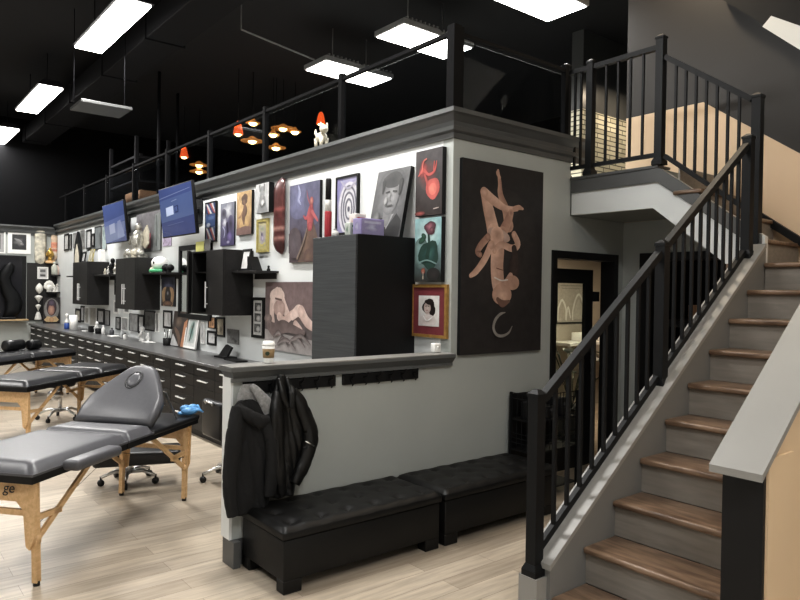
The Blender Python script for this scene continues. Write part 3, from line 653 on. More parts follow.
# ------------------------------------------------------------------ massage tables
def massage_table(loc, rz, label, raised, armrest=False, letters=False, skin='graphite'):
    root = thing('massage_table', label, 'massage table', loc, 'massage tables on the studio floor', rz)
    L, Wd = 1.90, .72; B = lambda n, m, mb, par=root: mb.build(n, m, par, world=False)
    fr = MB()
    for y in (.01, Wd-.035): fr.box((.01, y, .625), (.90, y+.025, .672)); fr.box((.91, y, .625), (L-.01, y+.025, .672))
    for x in (.01, .885, .91, L-.035): fr.box((x, .035, .625), (x+.025, Wd-.035, .672))
    B('frame', M['black'], fr)
    def cushion(x0, x1, z0=.672, z1=.745, m=M[skin]):
        vs, fs = [], []; nx, ny = 26, 20
        for j in range(ny+1):
            for i in range(nx+1):
                x = x0+(x1-x0)*i/nx; y = Wd*j/ny; e = min(x-x0, x1-x, y, Wd-y)
                vs.append((x, y, z0+(z1-z0)*(1-math.exp(-e/.022)*.9)))
        for j in range(ny):
            for i in range(nx): a = j*(nx+1)+i; fs.append((a, a+1, a+nx+2, a+nx+1))
        mb = MB().add(vs, fs, True); mb.box((x0, 0, z0-.002), (x1, Wd, z0+.012)); 
        return mb
    B('cushion', M[skin], cushion(0, .90))
    if raised:
        B('cushion', M[skin], cushion(.91, 1.22))
        B('base_panel', M['vinyl'], MB().box((1.22, 0, .655), (L, Wd, .695), .012, 2))
        th = math.radians(41); lx, lz = math.cos(th), math.sin(th); Lb = .58
        P = lambda l, y, d: (1.25+lx*l-lz*d, y, .705+lz*l+lx*d)
        def outline(k):                                    # rounded trapezoid
            pts = []
            for u, v in ((0, .03), (0, .5), (0, .97), (.20, .985), (.40, .965), (.62, .86), (.82, .745), (.93, .68), (.985, .61), (1, .5), (.985, .39), (.93, .32), (.82, .255), (.62, .14), (.40, .035), (.20, .015)):
                pts.append((Lb*(.5+(u-.5)*k), Wd*(.5+(v-.5)*k*.95)))
            return pts
        mb = MB(); mb.loft([[P(l, y, -.0) for l, y in outline(1)], [P(l, y, .035) for l, y in outline(1)], [P(l, y, .058) for l, y in outline(.965)], [P(l, y, .068) for l, y in outline(.88)], [P(l, y, .072) for l, y in outline(.5)]])
        bk = B('backrest', M[skin], mb)
        ring = [[P(.40+(.085+o)*math.cos(2*PI*k/24), Wd*.5+(.062+o)*math.sin(2*PI*k/24), d) for k in range(24)] for o, d in ((.008, .066), (.006, .076), (-.006, .076), (-.010, .068))]
        hp = MB().loft(ring, cap=False); q = MB(); q.loft([[P(.40+.075*f*math.cos(2*PI*k/24), Wd*.5+.052*f*math.sin(2*PI*k/24), d) for k in range(24)] for f, d in ((1, .07), (.92, .078), (.5, .082))])
        a = hp.build('face_hole_rim', M['vinyl'], bk, world=False); b2 = q.build('face_hole_plug', M[skin], bk, world=False)
        for y in (.10, Wd-.10): B('backrest_strut', M['chrome'], MB().bar((1.70, y, .69), (1.53, y, .93), .010))
    else:
        B('cushion', M[skin], cushion(.91, 1.30)); B('cushion', M[skin], cushion(1.31, L))
    if armrest: B('armrest', M[skin], MB().box((.22, -.125, .652), (.66, -.008, .718), .025, 3))
    # legs: a board at each end joins two slightly splayed legs
    for xe, sg in ((.10, -1), (L-.10, 1)):
        for y in (.07, Wd-.07):
            xf = xe+sg*(-.02)
            lg_ = MB().bar((xe, y, .63), (xf, y, .02), .038, .032); lg_.tube([(xf, y, .30), (xf, y, .25)], .024, 8); B('leg', M['beech'], lg_)
            f = MB().tube([(xf, y, 0), (xf, y, .028)], .019, 8); B('foot', M['vinyl'], f)
            xb = .62 if sg < 0 else L-.62
            br = MB().bar((xf, y, .27), (xb, y, .63), .02, .032); br.bar((xf+.0, y, .40), (xf-sg*.20, y, .39), .02, .035); B('brace', M['beech'], br)
        bd = MB(); x = xe+sg*.028
        bd.prism([(x, .035, .63), (x, .045, .30), (x, .08, .22), (x, .105, .24), (x, .125, .45), (x, .17, .50), (x, Wd-.17, .50), (x, Wd-.125, .45), (x, Wd-.105, .24), (x, Wd-.08, .22), (x, Wd-.045, .30), (x, Wd-.035, .63)], (.016*-sg, 0, 0)); e = B('end_board', M['beech'], bd)
        if letters and sg < 0:
            cu = bpy.data.curves.new('lettering', 'FONT'); cu.body = 'ge'; cu.size = .085; cu.extrude = .001; cu.shear = .2
            tmp = bpy.data.objects.new('tmp_text', cu); COL.objects.link(tmp); dg = bpy.context.evaluated_depsgraph_get()
            me = bpy.data.meshes.new_from_object(tmp.evaluated_get(dg)); bpy.data.objects.remove(tmp)
            o = bpy.data.objects.new('lettering', me); COL.objects.link(o); me.materials.append(M['vinyl']); o.parent = e
            o.matrix_local = Matrix.Translation((x-.0175*1-.0, .245, .555)) @ Matrix(((0, 0, -1, 0), (-1, 0, 0, 0), (0, 1, 0, 0), (0, 0, 0, 1)))
        B('crossbar', M['beech'], MB().bar((xe, .07, .43), (xe, Wd-.07, .43), .02, .035))
    cb = MB(); cb.tube([(.10, .07, .35), (.9, .12, .6)], .002, 4).tube([(L-.1, .07, .35), (.9, .12, .6)], .002, 4); B('cable', M['iron'], cb)
    return root
AN = .682; AN2 = .718
massage_table((.785, 4.25, 0), AN, 'grey black massage table with raised backrest, wooden legs and side armrest', True, True, True)
massage_table((1.42, 8.02, 0), AN2, 'flat black massage table with wooden legs behind the raised one', False, skin='graphite2')
massage_table((1.42, 10.75, 0), AN2, 'flat black massage table farthest away, beneath black bolsters', False, skin='graphite2')
for y, l in ((0, 'black round bolster lying on the far massage table, left one'), (.33, 'small black bolster lying on the far massage table, right one')):
    bp = Vector((1.93+y*.9, 11.95+y*.35, .745)); r = .085 if not y else .075; ln = .17 if not y else .10
    b = MB(); dx, dy = .80*ln, .6*ln; b.tube([(bp.x-dx, bp.y-dy, bp.z+r), (bp.x-dx*.93, bp.y-dy*.93, bp.z+r), (bp.x+dx*.93, bp.y+dy*.93, bp.z+r), (bp.x+dx, bp.y+dy, bp.z+r)], [r*.8, r, r, r*.8], 18)
    tag(b.build('bolster', M['vinyl']), l, 'bolster', 'black bolsters on the far table')
# gloves on the near table
gl = MB(); R0 = Vector((2.17, 5.46, .697))
def bl(dx, dy, dz, r): gl.ball(R0+Vector((dx, dy, dz)), r, 12, 8)
bl(0, 0, .035, (.07, .055, .034)); bl(.045, .035, .05, (.05, .04, .034)); bl(-.02, .03, .055, (.045, .04, .028)); bl(-.05, .015, .02, (.04, .035, .018))
for k in range(5): gl.tube([R0+Vector((.03+.01*k, -.02+.015*k, .04)), R0+Vector((.075+.008*k, -.035+.028*k, .042+.004*k)), R0+Vector((.115-.004*abs(k-2), -.04+.035*k, .02))], [.013, .012, .008], 8)
tag(gl.build('glove', M['blue']), 'crumpled blue nitrile glove at the end of the near massage table', 'glove')

# ------------------------------------------------------------------ stools and chair
def star_base(root, c, rad, zhub, n=5, ph=0):
    for k in range(n):
        t = ph+2*PI*k/n; e = (c[0]+rad*math.cos(t), c[1]+rad*math.sin(t))
        arm = MB().tube([(c[0], c[1], zhub), ((c[0]+e[0])/2, (c[1]+e[1])/2, zhub+.015), (e[0], e[1], .075)], [.022, .018, .013], 8).build('base_arm', M['chrome'], root)
        cs = MB(); cs.tube([(e[0]-.016*math.sin(t), e[1]+.016*math.cos(t), .028), (e[0]+.016*math.sin(t), e[1]-.016*math.cos(t), .028)], .028, 14).tube([(e[0], e[1], .05), (e[0], e[1], .085)], .009, 6).build('caster', M['vinyl'], root)
s1 = thing('rolling_stool', 'low black padded rolling stool under the near massage table', 'stool', (1.93, 6.22, 0))
star_base(s1, (1.93, 6.22), .24, .10, 5, .5)
MB().tube([(1.93, 6.22, .09), (1.93, 6.22, .20)], .025, 10).build('column', M['chrome'], s1)
mx = Matrix.Translation((1.97, 6.12, .262)) @ Matrix.Rotation(-.35, 4, 'Z'); MB().box((-.36, -.17, -.06), (.36, .17, .06), .03, 3, mx).build('seat', M['vinyl'], s1)
s2 = thing('rolling_stool', 'round black stool with chrome star base behind the middle massage table', 'stool', (2.12, 9.75, 0))
star_base(s2, (2.12, 9.75), .27, .12, 5, .2); MB().tube([(2.12, 9.75, .1), (2.12, 9.75, .44)], .025, 10).build('column', M['chrome'], s2)
MB().lathe([(.02, .43), (.17, .435), (.19, .46), (.185, .50), (.15, .52), (.02, .525)], (2.12, 9.75, 0), 24).build('seat', M['vinyl'], s2)
MB().ball((2.02, 9.55, .36), (.10, .10, .07), 14, 8).build('foot_ring_cover', M['chrome'], s2)
ch = thing('office_chair', 'black rolling office chair half hidden behind the wall end', 'chair', (2.74, 5.78, 0))
star_base(ch, (2.74, 5.78), .29, .11, 5, PI*.94); MB().tube([(2.74, 5.78, .1), (2.74, 5.78, .42)], .028, 10).build('column', M['chrome'], ch)
MB().box((2.52, 5.55, .43), (2.97, 6.01, .52), .03, 3).build('seat', M['vinyl'], ch)
MB().box((2.50, 5.58, .40), (2.58, 6.0, .74), .03, 3).build('backrest', M['vinyl'], ch)
MB().tube([(2.49, 5.72, .71), (2.475, 5.72, .735), (2.475, 5.86, .735), (2.49, 5.86, .71)], .012, 8).build('back_handle', M['chrome'], ch)
MB().bar((2.54, 5.79, .42), (2.70, 5.79, .42), .05, .03).build('back_support', M['iron'], ch)

# ------------------------------------------------------------------ rack and things beyond the benches
rk = thing('wire_rack', 'black wire rack standing against the wall past the benches', 'rack', (4.72, 3.80, 0))
f = MB()
for x in (4.42, 5.0):
    for y in (3.66, 3.92): f.box((x-.009, y-.009, 0), (x+.009, y+.009, .90))
f.build('frame', M['iron'], rk)
for z in (.08, .40, .66): MB().box((4.42, 3.66, z), (5.0, 3.92, z+.015)).build('shelf', M['black'], rk)
g = MB()
for z in (.47, .51, .55, .85, .895): g.bar((4.42, 3.655, z), (5.0, 3.655, z), .006); g.bar((4.415, 3.66, z), (4.415, 3.92, z), .006)
for k in range(13): x = 4.44+.54*k/12; g.bar((x, 3.655, .78 if k % 2 else .42), (x, 3.655, .90), .005)
for k in range(5): y = 3.68+.22*k/4; g.bar((4.415, y, .42), (4.415, y, .90), .005)
g.build('wire_front', M['iron'], rk)
MB().box((4.43, 3.925, .10), (4.99, 3.935, .88)).build('back_panel', M['black'], rk)
for k, (x, wd, h) in enumerate(((4.52, .09, .14), (4.70, .14, .10), (4.88, .10, .16))):
    b = MB().box((x-wd/2, 3.70, .676), (x+wd/2, 3.86, .676+h), .006, 2); b.tube([(x, 3.70, .676+h*.6), (x, 3.69, .676+h*.6)], .028, 12)
    tag(b.build('equipment_box', M['vinyl']), ['small black device on the wire rack, tall and left', 'low wide black device in the middle of the wire rack', 'tallest black device at the right of the wire rack'][k], 'device', 'devices on the wire rack')
# back room
def poster_arch(a):
    a.bg((.50, .45, .38), (.56, .50, .43)); wc = (.85, .82, .76)
    for u, wd, h in ((.72, .20, .52), (.16, .14, .40)):
        a.stroke([(u-wd, .06), (u-wd*.95, .25), (u-wd*.55, .06+h*.8), (u, .06+h), (u+wd*.55, .06+h*.8), (u+wd*.95, .25), (u+wd, .06)], .035, wc)
    a.poly([(.55, .06), (.9, .06), (.86, .30), (.72, .48), (.58, .30)], (.62, .57, .5)); a.stroke([(.30, .1), (.36, .32), (.44, .1)], .03, wc)
    a.stroke([(.1, .76), (.85, .76)], .012, (.34, .30, .26)); a.stroke([(.15, .70), (.75, .70)], .01, (.36, .32, .28))
FY0 = FY; FY = 6.45
picture('F', 8.24, 9.02, 1.30, 2.08, 'poster', 'pale poster with white pointed arches seen through the door', 'poster', poster_arch, t=.02, border=.02, fm=M['black'])
FY = FY0
cs = thing('console_table', 'small white console below the arch poster in the back room', 'table', (8.5, 6.2, 0))
MB().box((8.0, 6.0, 1.0), (9.1, 6.44, 1.04)).build('top', M['white'], cs)
for x in (8.03, 9.05):
    for y in (6.02, 6.40): MB().box((x, y, 0), (x+.04, y+.04, 1.0)).build('leg', M['white'], cs)
bx = MB().box((8.5, 6.1, 1.04), (8.95, 6.35, 1.17), .01, 2); tag(bx.build('box', M['paper']), 'white box lying on the back room console', 'box')
pl = thing('potted_plant', 'broad leaved potted plant seen through the open doorway', 'plant', (6.72, 5.0, 0))
MB().lathe([(.12, 0), (.17, .02), (.20, .36), (.21, .40), (.18, .40), (.17, .36)], (6.72, 5.0, 0), 20).build('pot', M['pot'], pl)
rn = random.Random(4)
for k in range(13):
    t = 2*PI*k/13+rn.random()*.5; h = .75+.5*rn.random(); r = .14+.22*rn.random(); top = Vector((6.72+r*math.cos(t), 5+r*math.sin(t), h)); base = Vector((6.72, 5, .38))
    m = MB(); m.tube([base, base.lerp(top, .5)+Vector((0, 0, .06)), top], .006, 5); d = Vector((math.cos(t), math.sin(t), .35)).normalized(); sd = Vector((-math.sin(t), math.cos(t), 0)); ln = .26
    pts = [top+d*ln*a+sd*b*.075*sg-Vector((0, 0, a*a*.12)) for sg, seq in ((1, ((0, 0), (.2, .7), (.45, 1), (.75, .7), (1, 0))), (-1, ((.75, .7), (.45, 1), (.2, .7)))) for a, b in seq]
    m.add(pts, [tuple(range(len(pts)))]); m.build('leaf', M['leaf'], pl)
for k, (y, z, c, l) in enumerate(((3.36, 1.50, 'cardboard', 'brown box on the closet shelf, left of two'), (3.16, 1.50, 'cardboard', 'brown box on the closet shelf, right of two'))):
    tag(MB().box((WX+.3, y-.06, z), (WX+.5, y+.06, z+.16), .005, 1).build('cardboard_box', M[c]), l, 'box', 'boxes on the closet shelf')
tag(MB().box((WX+.14, 2.62, 1.47), (WX+.98, 3.78, 1.50)).box((WX+.14, 2.62, 1.44), (WX+.18, 3.78, 1.47)).build('closet_shelf', M['black']), 'black shelf inside the dark closet doorway', 'shelf')

# ------------------------------------------------------------------ pictures on the walls
SK = (.52, .29, .20); SKD = (.33, .165, .11); SKL = (.68, .42, .31)
def p_hanging(a):
    st0 = a.stroke; a.stroke = lambda p, w, c, c2=None: st0([(u-.045, v) for u, v in p], [q*1.28 for q in w] if isinstance(w, list) else w, c, c2)                                          # two entwined figures hanging head down on near black
    a.bg((.035, .030, .030), (.024, .022, .023))
    a.blob(.5, .5, .45, .38, (.05, .042, .040), (.032, .028, .028))
    a.stroke([(.46, .955), (.48, .90), (.49, .84), (.56, .76), (.60, .68)], [.022, .034, .05, .072, .09], SKD, SK)     # far leg
    a.stroke([(.455, .965), (.45, .95), (.475, .93)], [.02, .028, .024], SK)                                                 # foot
    a.stroke([(.41, .64), (.36, .73), (.295, .835)], [.115, .10, .07], SK, SKL)                                              # thigh
    a.stroke([(.29, .84), (.42, .80), (.56, .770), (.70, .775)], [.07, .066, .045, .03], SKL, SK)                          # shin
    a.stroke([(.66, .775), (.72, .785), (.77, .78)], [.034, .034, .018], SK)                                                 # foot
    a.stroke([(.52, .64), (.58, .70), (.62, .75)], [.085, .075, .05], SKD, SK)
    a.blob(.43, .625, .14, .035, (.62, .45, .40), (.5, .33, .27), rot=-.2)                                                   # cloth at the hips
    a.stroke([(.45, .62), (.46, .55), (.455, .46), (.47, .38), (.50, .31)], [.13, .125, .12, .12, .10], SK, SKL)           # torso
    a.stroke([(.66, .635), (.71, .585), (.64, .560), (.50, .575), (.42, .54)], [.05, .055, .05, .045, .04], SKL, SK)      # arm
    a.stroke([(.34, .61), (.26, .565), (.22, .53), (.25, .515)], [.05, .05, .045, .04], SK, SKD)
    a.stroke([(.38, .57), (.30, .49), (.21, .43), (.145, .405)], [.06, .052, .045, .03], SKL, SK)
    a.blob(.62, .46, .07, .06, (.09, .05, .04), (.04, .03, .03)); a.stroke([(.66, .56), (.68, .49), (.63, .42)], [.05, .06, .04], (.06, .04, .035))
    a.stroke([(.62, .41), (.55, .36), (.47, .34)], [.05, .06, .06], SKL, SK)
    a.blob(.60, .375, .085, .04, SK, SK); a.blob(.47, .31, .12, .055, SKL, SK)
    a.stroke([(.44, .45), (.52, .44)], .008, (.28, .12, .09)); a.stroke([(.42, .40), (.50, .385), (.58, .39)], .012, (.75, .70, .66))
    a.stroke([(.46, .285), (.52, .262), (.60, .275)], [.03, .05, .02], (.20, .10, .07))
    a.stroke([(.555, .215), (.49, .205), (.435, .175), (.415, .135), (.45, .10), (.52, .09), (.60, .105), (.645, .14)], [.006, .02, .024, .022, .02, .02, .016, .006], (.30, .28, .26))
picture('P', 3.80, 4.808, 1.244, 2.84, 'canvas_painting', 'large dark painting of two bare figures hanging head down by the corner', 'painting', p_hanging, t=.035)

def p_red(a):
    a.bg((.05, .035, .032), (.10, .09, .095)); R = (.55, .035, .02); O = (.75, .10, .05)
    a.blob(.45, .62, .36, .24, (.22, .03, .025), (.09, .07, .07)); a.blob(.30, .70, .17, .13, R, (.16, .03, .03), wob=.12); a.blob(.66, .40, .26, .16, O, R, wob=.05); a.blob(.66, .39, .15, .09, (.85, .18, .10), O)
    a.stroke([(.12, .62), (.30, .70), (.50, .62), (.72, .66), (.80, .80)], [.012, .03, .024, .02, .008], R); a.stroke([(.36, .62), (.45, .50), (.46, .40)], [.02, .024, .012], R)
    a.stroke([(.25, .66), (.30, .82), (.42, .86)], .012, O); a.stroke([(.70, .66), (.72, .80)], .012, R); a.blob(.2, .04, .2, .035, (.45, .05, .03), (.12, .03, .03)); a.stroke([(.72, .09), (.9, .10)], .008, (.6, .5, .45))
picture('A', 4.04, 4.37, 2.385, 2.93, 'canvas_painting', 'dark canvas with splashed red shapes, top picture nearest the corner', 'painting', p_red, t=.045)
def p_rose(a):
    a.bg((.05, .045, .04), (.28, .52, .55)); a.blob(.5, .75, .5, .3, (.55, .72, .72), (.26, .48, .50)); a.blob(.25, .45, .3, .25, (.30, .52, .52), (.12, .18, .17))
    G = (.02, .06, .045)
    a.blob(.55, .42, .38, .22, (.03, .10, .085), G, wob=.1); a.blob(.60, .44, .22, .12, (.05, .16, .14), (.02, .07, .06), wob=.15); a.stroke([(.50, .40), (.56, .60), (.52, .78)], [.05, .03, .02], G)
    a.blob(.30, .66, .15, .05, (.04, .14, .08), G, rot=.5); a.blob(.36, .72, .10, .04, (.05, .16, .1), G, rot=-.5)
    a.blob(.60, .84, .21, .105, (.22, .06, .09), (.08, .02, .035), wob=.1); a.blob(.58, .86, .12, .06, (.38, .12, .16), (.16, .04, .07), wob=.15); a.blob(.66, .81, .07, .04, (.30, .09, .12), (.1, .03, .04))
    a.blob(.36, .17, .08, .05, (.55, .12, .05), (.2, .06, .04)); a.stroke([(.36, .05), (.36, .15)], .01, (.6, .5, .4)); a.blob(.75, .12, .25, .1, (.05, .04, .04), (.03, .03, .028)); a.stroke([(.2, .3), (.5, .34), (.85, .28)], .012, (.2, .35, .33))
picture('A', 4.04, 4.37, 1.835, 2.365, 'canvas_painting', 'canvas of a dark rose on pale blue, between the red canvas and red portrait', 'painting', p_rose, t=.045)
def p_woman(a):
    a.bg((.74, .72, .70), (.80, .78, .76)); D = (.03, .02, .02)
    a.blob(.50, .62, .30, .26, D, D, wob=.07); a.blob(.66, .50, .17, .16, D, wob=.12); a.stroke([(.46, .46), (.48, .34)], [.035, .05], (.62, .50, .46))
    a.blob(.44, .60, .17, .19, (.72, .60, .56), (.50, .38, .34)); a.blob(.47, .17, .42, .22, (.66, .56, .53), (.70, .64, .62)); a.stroke([(.36, .65), (.42, .66)], .006, D); a.stroke([(.47, .66), (.53, .65)], .006, D); a.stroke([(.40, .52), (.48, .525)], .006, (.35, .1, .1)); a.stroke([(.44, .64), (.43, .58)], .004, (.45, .33, .3))
    a.blob(.55, .80, .2, .1, D, wob=.1); a.stroke([(.28, .32), (.45, .18), (.7, .3)], .012, (.85, .83, .82))
picture('A', 3.985, 4.43, 1.375, 1.815, 'framed_photograph', 'gilt framed photo of a dark haired woman in a wide red mount', 'picture', p_woman, t=.03, border=.025, fm=M['goldframe'], matte=.068, mattec=(.22, .018, .03))
def p_portrait(a):
    a.bg((.07, .07, .072), (.13, .13, .135)); a.blob(.5, .55, .5, .5, (.19, .19, .195), (.10, .10, .105))
    a.poly([(.0, 0), (.95, 0), (.98, .22), (.80, .34), (.55, .14), (.38, .30), (.12, .24)], (.025, .025, .027)); a.poly([(.40, .30), (.55, .12), (.72, .34)], (.34, .34, .35)); a.stroke([(.50, .24), (.53, .40)], [.10, .13], (.20, .20, .205))
    a.blob(.54, .60, .25, .27, (.34, .34, .345), (.15, .15, .155)); a.blob(.52, .84, .28, .12, (.035, .035, .037), (.06, .06, .06), wob=.05); a.stroke([(.80, .80), (.80, .62)], [.06, .03], (.04, .04, .04)); a.stroke([(.27, .82), (.28, .66)], [.05, .02], (.04, .04, .04))
    a.stroke([(.38, .66), (.49, .67)], .016, (.06, .06, .06)); a.stroke([(.60, .67), (.71, .66)], .016, (.06, .06, .06)); a.stroke([(.55, .64), (.53, .55), (.57, .53)], .012, (.20, .20, .2)); a.stroke([(.45, .46), (.63, .465)], .014, (.09, .09, .09)); a.blob(.42, .54, .05, .06, (.42, .42, .42), (.3, .3, .3)); a.blob(.2, .2, .12, .2, (.3, .3, .3), (.12, .12, .12))
picture('A', 4.44, 4.90, 2.215, 2.84, 'canvas_painting', 'grey painted portrait of a man in a suit leaning on the tall cabinet', 'painting', p_portrait, t=.04, lean=.12)
def p_spiral(a):
    a.bg((.30, .28, .50), (.42, .40, .62)); W = (.80, .79, .82)
    a.blob(.62, .42, .55, .5, W, (.72, .70, .78)); a.poly([(0, .55), (.3, 1), (0, 1)], (.28, .26, .55))
    for r in (.42, .30, .18): a.stroke([(.60+r*math.cos(t/8*2*PI)*.9, .42+r*math.sin(t/8*2*PI)) for t in range(9)], .022, (.22, .22, .28))
    a.blob(.60, .42, .06, .05, (.15, .15, .2)); a.stroke([(.2, .95), (.55, .8), (.95, .9)], .02, (.5, .48, .6))
picture('A', 5.24, 5.62, 2.30, 2.87, 'framed_poster', 'black framed lilac and white spiral print above the tall cabinet', 'picture', p_spiral, t=.03, border=.02)
def p_bigblue(a):
    a.bg((.10, .07, .075), (.13, .13, .24)); a.blob(.3, .8, .4, .25, (.20, .21, .40), (.13, .13, .24)); a.blob(.8, .75, .3, .3, (.15, .14, .26), (.12, .12, .22)); a.stroke([(.30, .98), (.34, .88), (.30, .80), (.38, .74)], [.02, .05, .04, .02], (.50, .52, .75), (.25, .27, .5))
    a.poly([(.30, 0), (.85, 0), (.95, .30), (.80, .52), (.62, .52), (.55, .28)], (.16, .10, .075)); a.stroke([(.66, .05), (.70, .28), (.73, .48)], [.20, .14, .09], (.22, .13, .085), (.14, .08, .07))
    a.stroke([(.70, .44), (.72, .58), (.74, .70)], [.10, .14, .07], (.55, .05, .05), (.32, .03, .05)); a.blob(.75, .76, .06, .05, (.62, .22, .16), (.35, .06, .06)); a.stroke([(.70, .62), (.58, .55), (.50, .58)], [.045, .035, .02], (.48, .04, .06)); a.stroke([(.78, .62), (.90, .54), (.96, .50)], [.045, .035, .02], (.55, .08, .09))
    a.stroke([(.72, .70), (.64, .80), (.60, .90)], [.012, .02, .006], (.35, .08, .12)); a.blob(.2, .25, .25, .2, (.15, .12, .14), (.11, .08, .09)); a.stroke([(.3, .05), (.5, .25), (.62, .42)], [.03, .03, .015], (.25, .18, .14))
picture('A', 5.90, 6.51, 2.05, 2.885, 'canvas_painting', 'big violet blue canvas with a red robed figure beside the skateboard', 'painting', p_bigblue, t=.035)
def p_gold(a):
    a.bg((.30, .16, .10), (.56, .36, .13)); a.blob(.5, .55, .5, .45, (.66, .45, .19), (.52, .32, .12)); D = (.10, .055, .04)
    a.blob(.55, .82, .21, .12, D, (.16, .09, .05), wob=.08); a.blob(.50, .76, .14, .08, (.25, .14, .08), D); a.stroke([(.55, .70), (.58, .55), (.48, .42), (.52, .25)], [.05, .12, .09, .03], (.16, .09, .06), (.24, .13, .08)); a.poly([(0, 0), (1, 0), (1, .16), (.6, .2), (0, .15)], (.24, .14, .12)); a.stroke([(.15, .4), (.3, .44), (.42, .52)], [.02, .03, .03], (.36, .2, .1)); a.stroke([(.1, .9), (.3, .7)], .02, (.7, .5, .22))
picture('A', 7.43, 7.83, 2.42, 2.95, 'canvas_painting', 'golden canvas with a dark crouching silhouette between monochrome prints', 'painting', p_gold, t=.035)
def p_bw(a):
    a.bg((.55, .56, .57), (.66, .67, .68)); a.poly([(.1, 0), (.3, .55), (.7, .55), (.92, 0)], (.32, .33, .34)); a.blob(.5, .62, .17, .22, (.50, .5, .5), (.28, .28, .29)); a.poly([(.32, .60), (.38, .9), (.62, .9), (.68, .6)], (.36, .37, .38)); a.blob(.55, .35, .12, .10, (.86, .87, .88), (.6, .6, .6)); a.stroke([(.3, .95), (.34, .75)], .02, (.2, .2, .2)); a.stroke([(.68, .95), (.66, .75)], .02, (.2, .2, .2)); a.stroke([(.35, .3), (.5, .2), (.68, .3)], .02, (.18, .18, .18))
picture('A', 6.93, 7.25, 2.64, 2.98, 'canvas_print', 'thick grey monochrome canvas just left of the skateboard', 'picture', p_bw, t=.07)
def p_yellow(a):
    a.bg((.50, .45, .16), (.55, .50, .30)); a.poly([(.16, .14), (.86, .12), (.88, .86), (.14, .88)], (.45, .42, .38)); a.blob(.5, .75, .3, .12, (.30, .36, .30), (.5, .46, .3), wob=.15); a.blob(.5, .42, .30, .24, (.26, .20, .36), (.48, .45, .38), wob=.14); a.blob(.55, .40, .14, .10, (.60, .58, .62), (.3, .24, .4)); a.blob(.45, .55, .08, .07, (.12, .1, .2)); a.stroke([(.2, .2), (.5, .14), (.8, .22)], .02, (.6, .52, .1))
picture('A', 7.03, 7.31, 2.19, 2.58, 'framed_picture', 'olive gold framed picture with a violet motif below the monochrome canvas', 'picture', p_yellow, t=.03, border=.035, fm=M['olivegold'])
def p_bluefig(a):
    a.bg((.07, .05, .16), (.22, .24, .30)); a.blob(.55, .82, .35, .2, (.62, .64, .68), (.2, .2, .26), wob=.2); a.blob(.32, .55, .2, .14, (.68, .70, .75), (.12, .10, .2), wob=.15); a.blob(.75, .5, .22, .2, (.03, .03, .05), (.12, .1, .2)); a.blob(.25, .75, .2, .12, (.02, .02, .04), (.15, .14, .2)); a.stroke([(.5, .5), (.55, .3), (.5, .1)], [.06, .05, .02], (.03, .02, .06)); a.blob(.7, .2, .2, .12, (.22, .16, .42), (.08, .06, .2)); a.blob(.6, .08, .12, .04, (.6, .6, .72), (.15, .12, .3)); a.stroke([(.2, .45), (.35, .35), (.3, .2)], .02, (.4, .4, .6))
picture('A', 7.93, 8.34, 2.31, 2.86, 'canvas_print', 'indigo and white print between the barber stripe sign and golden canvas', 'picture', p_bluefig, t=.02)
def p_barber(a):
    a.bg((.62, .63, .65)); B_ = (.03, .07, .20); R_ = (.42, .06, .05)
    for v0, v1 in ((.0, .34), (.72, 1.)):
        for k, c in enumerate((B_, R_, (.7, .7, .72), B_, R_, (.7, .7, .72), B_)):
            a.poly([(max(0, min(1, -.1+.2*k+q)), v) for q, v in ((-.35, v1), (-.15, v1), (.35, v0), (.15, v0))][::-1], c)
    a.poly([(0, .36), (1, .36), (1, .70), (0, .70)], (.04, .09, .24)); a.blob(.3, .42, .2, .06, (.65, .68, .75), (.3, .35, .5)); a.poly([(.3, .56), (.85, .56), (.85, .64), (.3, .64)], (.10, .17, .36))
picture('A', 8.47, 8.82, 2.38, 2.92, 'framed_sign', 'barber striped sign with a blue middle band beside the television', 'sign', p_barber, t=.03, border=.02)
def p_lady(a):
    a.bg((.13, .115, .115), (.21, .14, .14)); a.poly([(0, 0), (1, 0), (1, .20), (.5, .24), (0, .30)], (.42, .38, .37)); a.blob(.55, .75, .5, .3, (.24, .165, .165), (.19, .125, .125))
    L_ = (.80, .60, .53); S_ = (.62, .42, .36)
    a.stroke([(.16, .42), (.14, .60), (.17, .76), (.25, .84)], [.10, .10, .12, .14], (.70, .52, .45), L_); a.blob(.25, .80, .15, .11, L_, (.72, .56, .50)); a.stroke([(.30, .82), (.38, .66), (.48, .50)], [.16, .13, .10], L_, (.72, .55, .48))
    a.blob(.30, .62, .12, .12, (.60, .42, .37), (.50, .33, .29)); a.stroke([(.22, .76), (.34, .74)], .022, (.18, .11, .1)); a.stroke([(.30, .50), (.40, .44), (.52, .52), (.60, .58)], [.10, .10, .10, .08], S_, L_)
    a.stroke([(.56, .52), (.66, .60), (.72, .58)], [.10, .13, .14], L_); a.stroke([(.72, .59), (.82, .46), (.95, .38), (1., .35)], [.14, .12, .09, .07], L_, S_); a.stroke([(.62, .40), (.70, .32), (.72, .28)], [.10, .11, .10], (.70, .52, .46), S_); a.blob(.08, .46, .08, .07, (.36, .27, .24), (.2, .15, .14))
    a.stroke([(.10, .36), (.22, .30), (.38, .36), (.55, .34), (.78, .30)], [.12, .16, .15, .10, .05], (.17, .12, .115), (.26, .19, .18))
    for q in ((.20, .20, .40), (.30, .12, .48), (.28, .10, .62), (.50, .14, .80), (.55, .18, .9)): a.stroke([(q[0], q[1]), ((q[0]+q[2])/2, q[1]+.08), (q[2], q[1]-.03)], [.03, .045, .02], (.10, .07, .068), (.40, .34, .33))
picture('A', 5.92, 7.06, 1.07, 1.84, 'canvas_painting', 'mauve canvas of a reclining pale haired figure behind the coffee cup', 'painting', p_lady, t=.03)
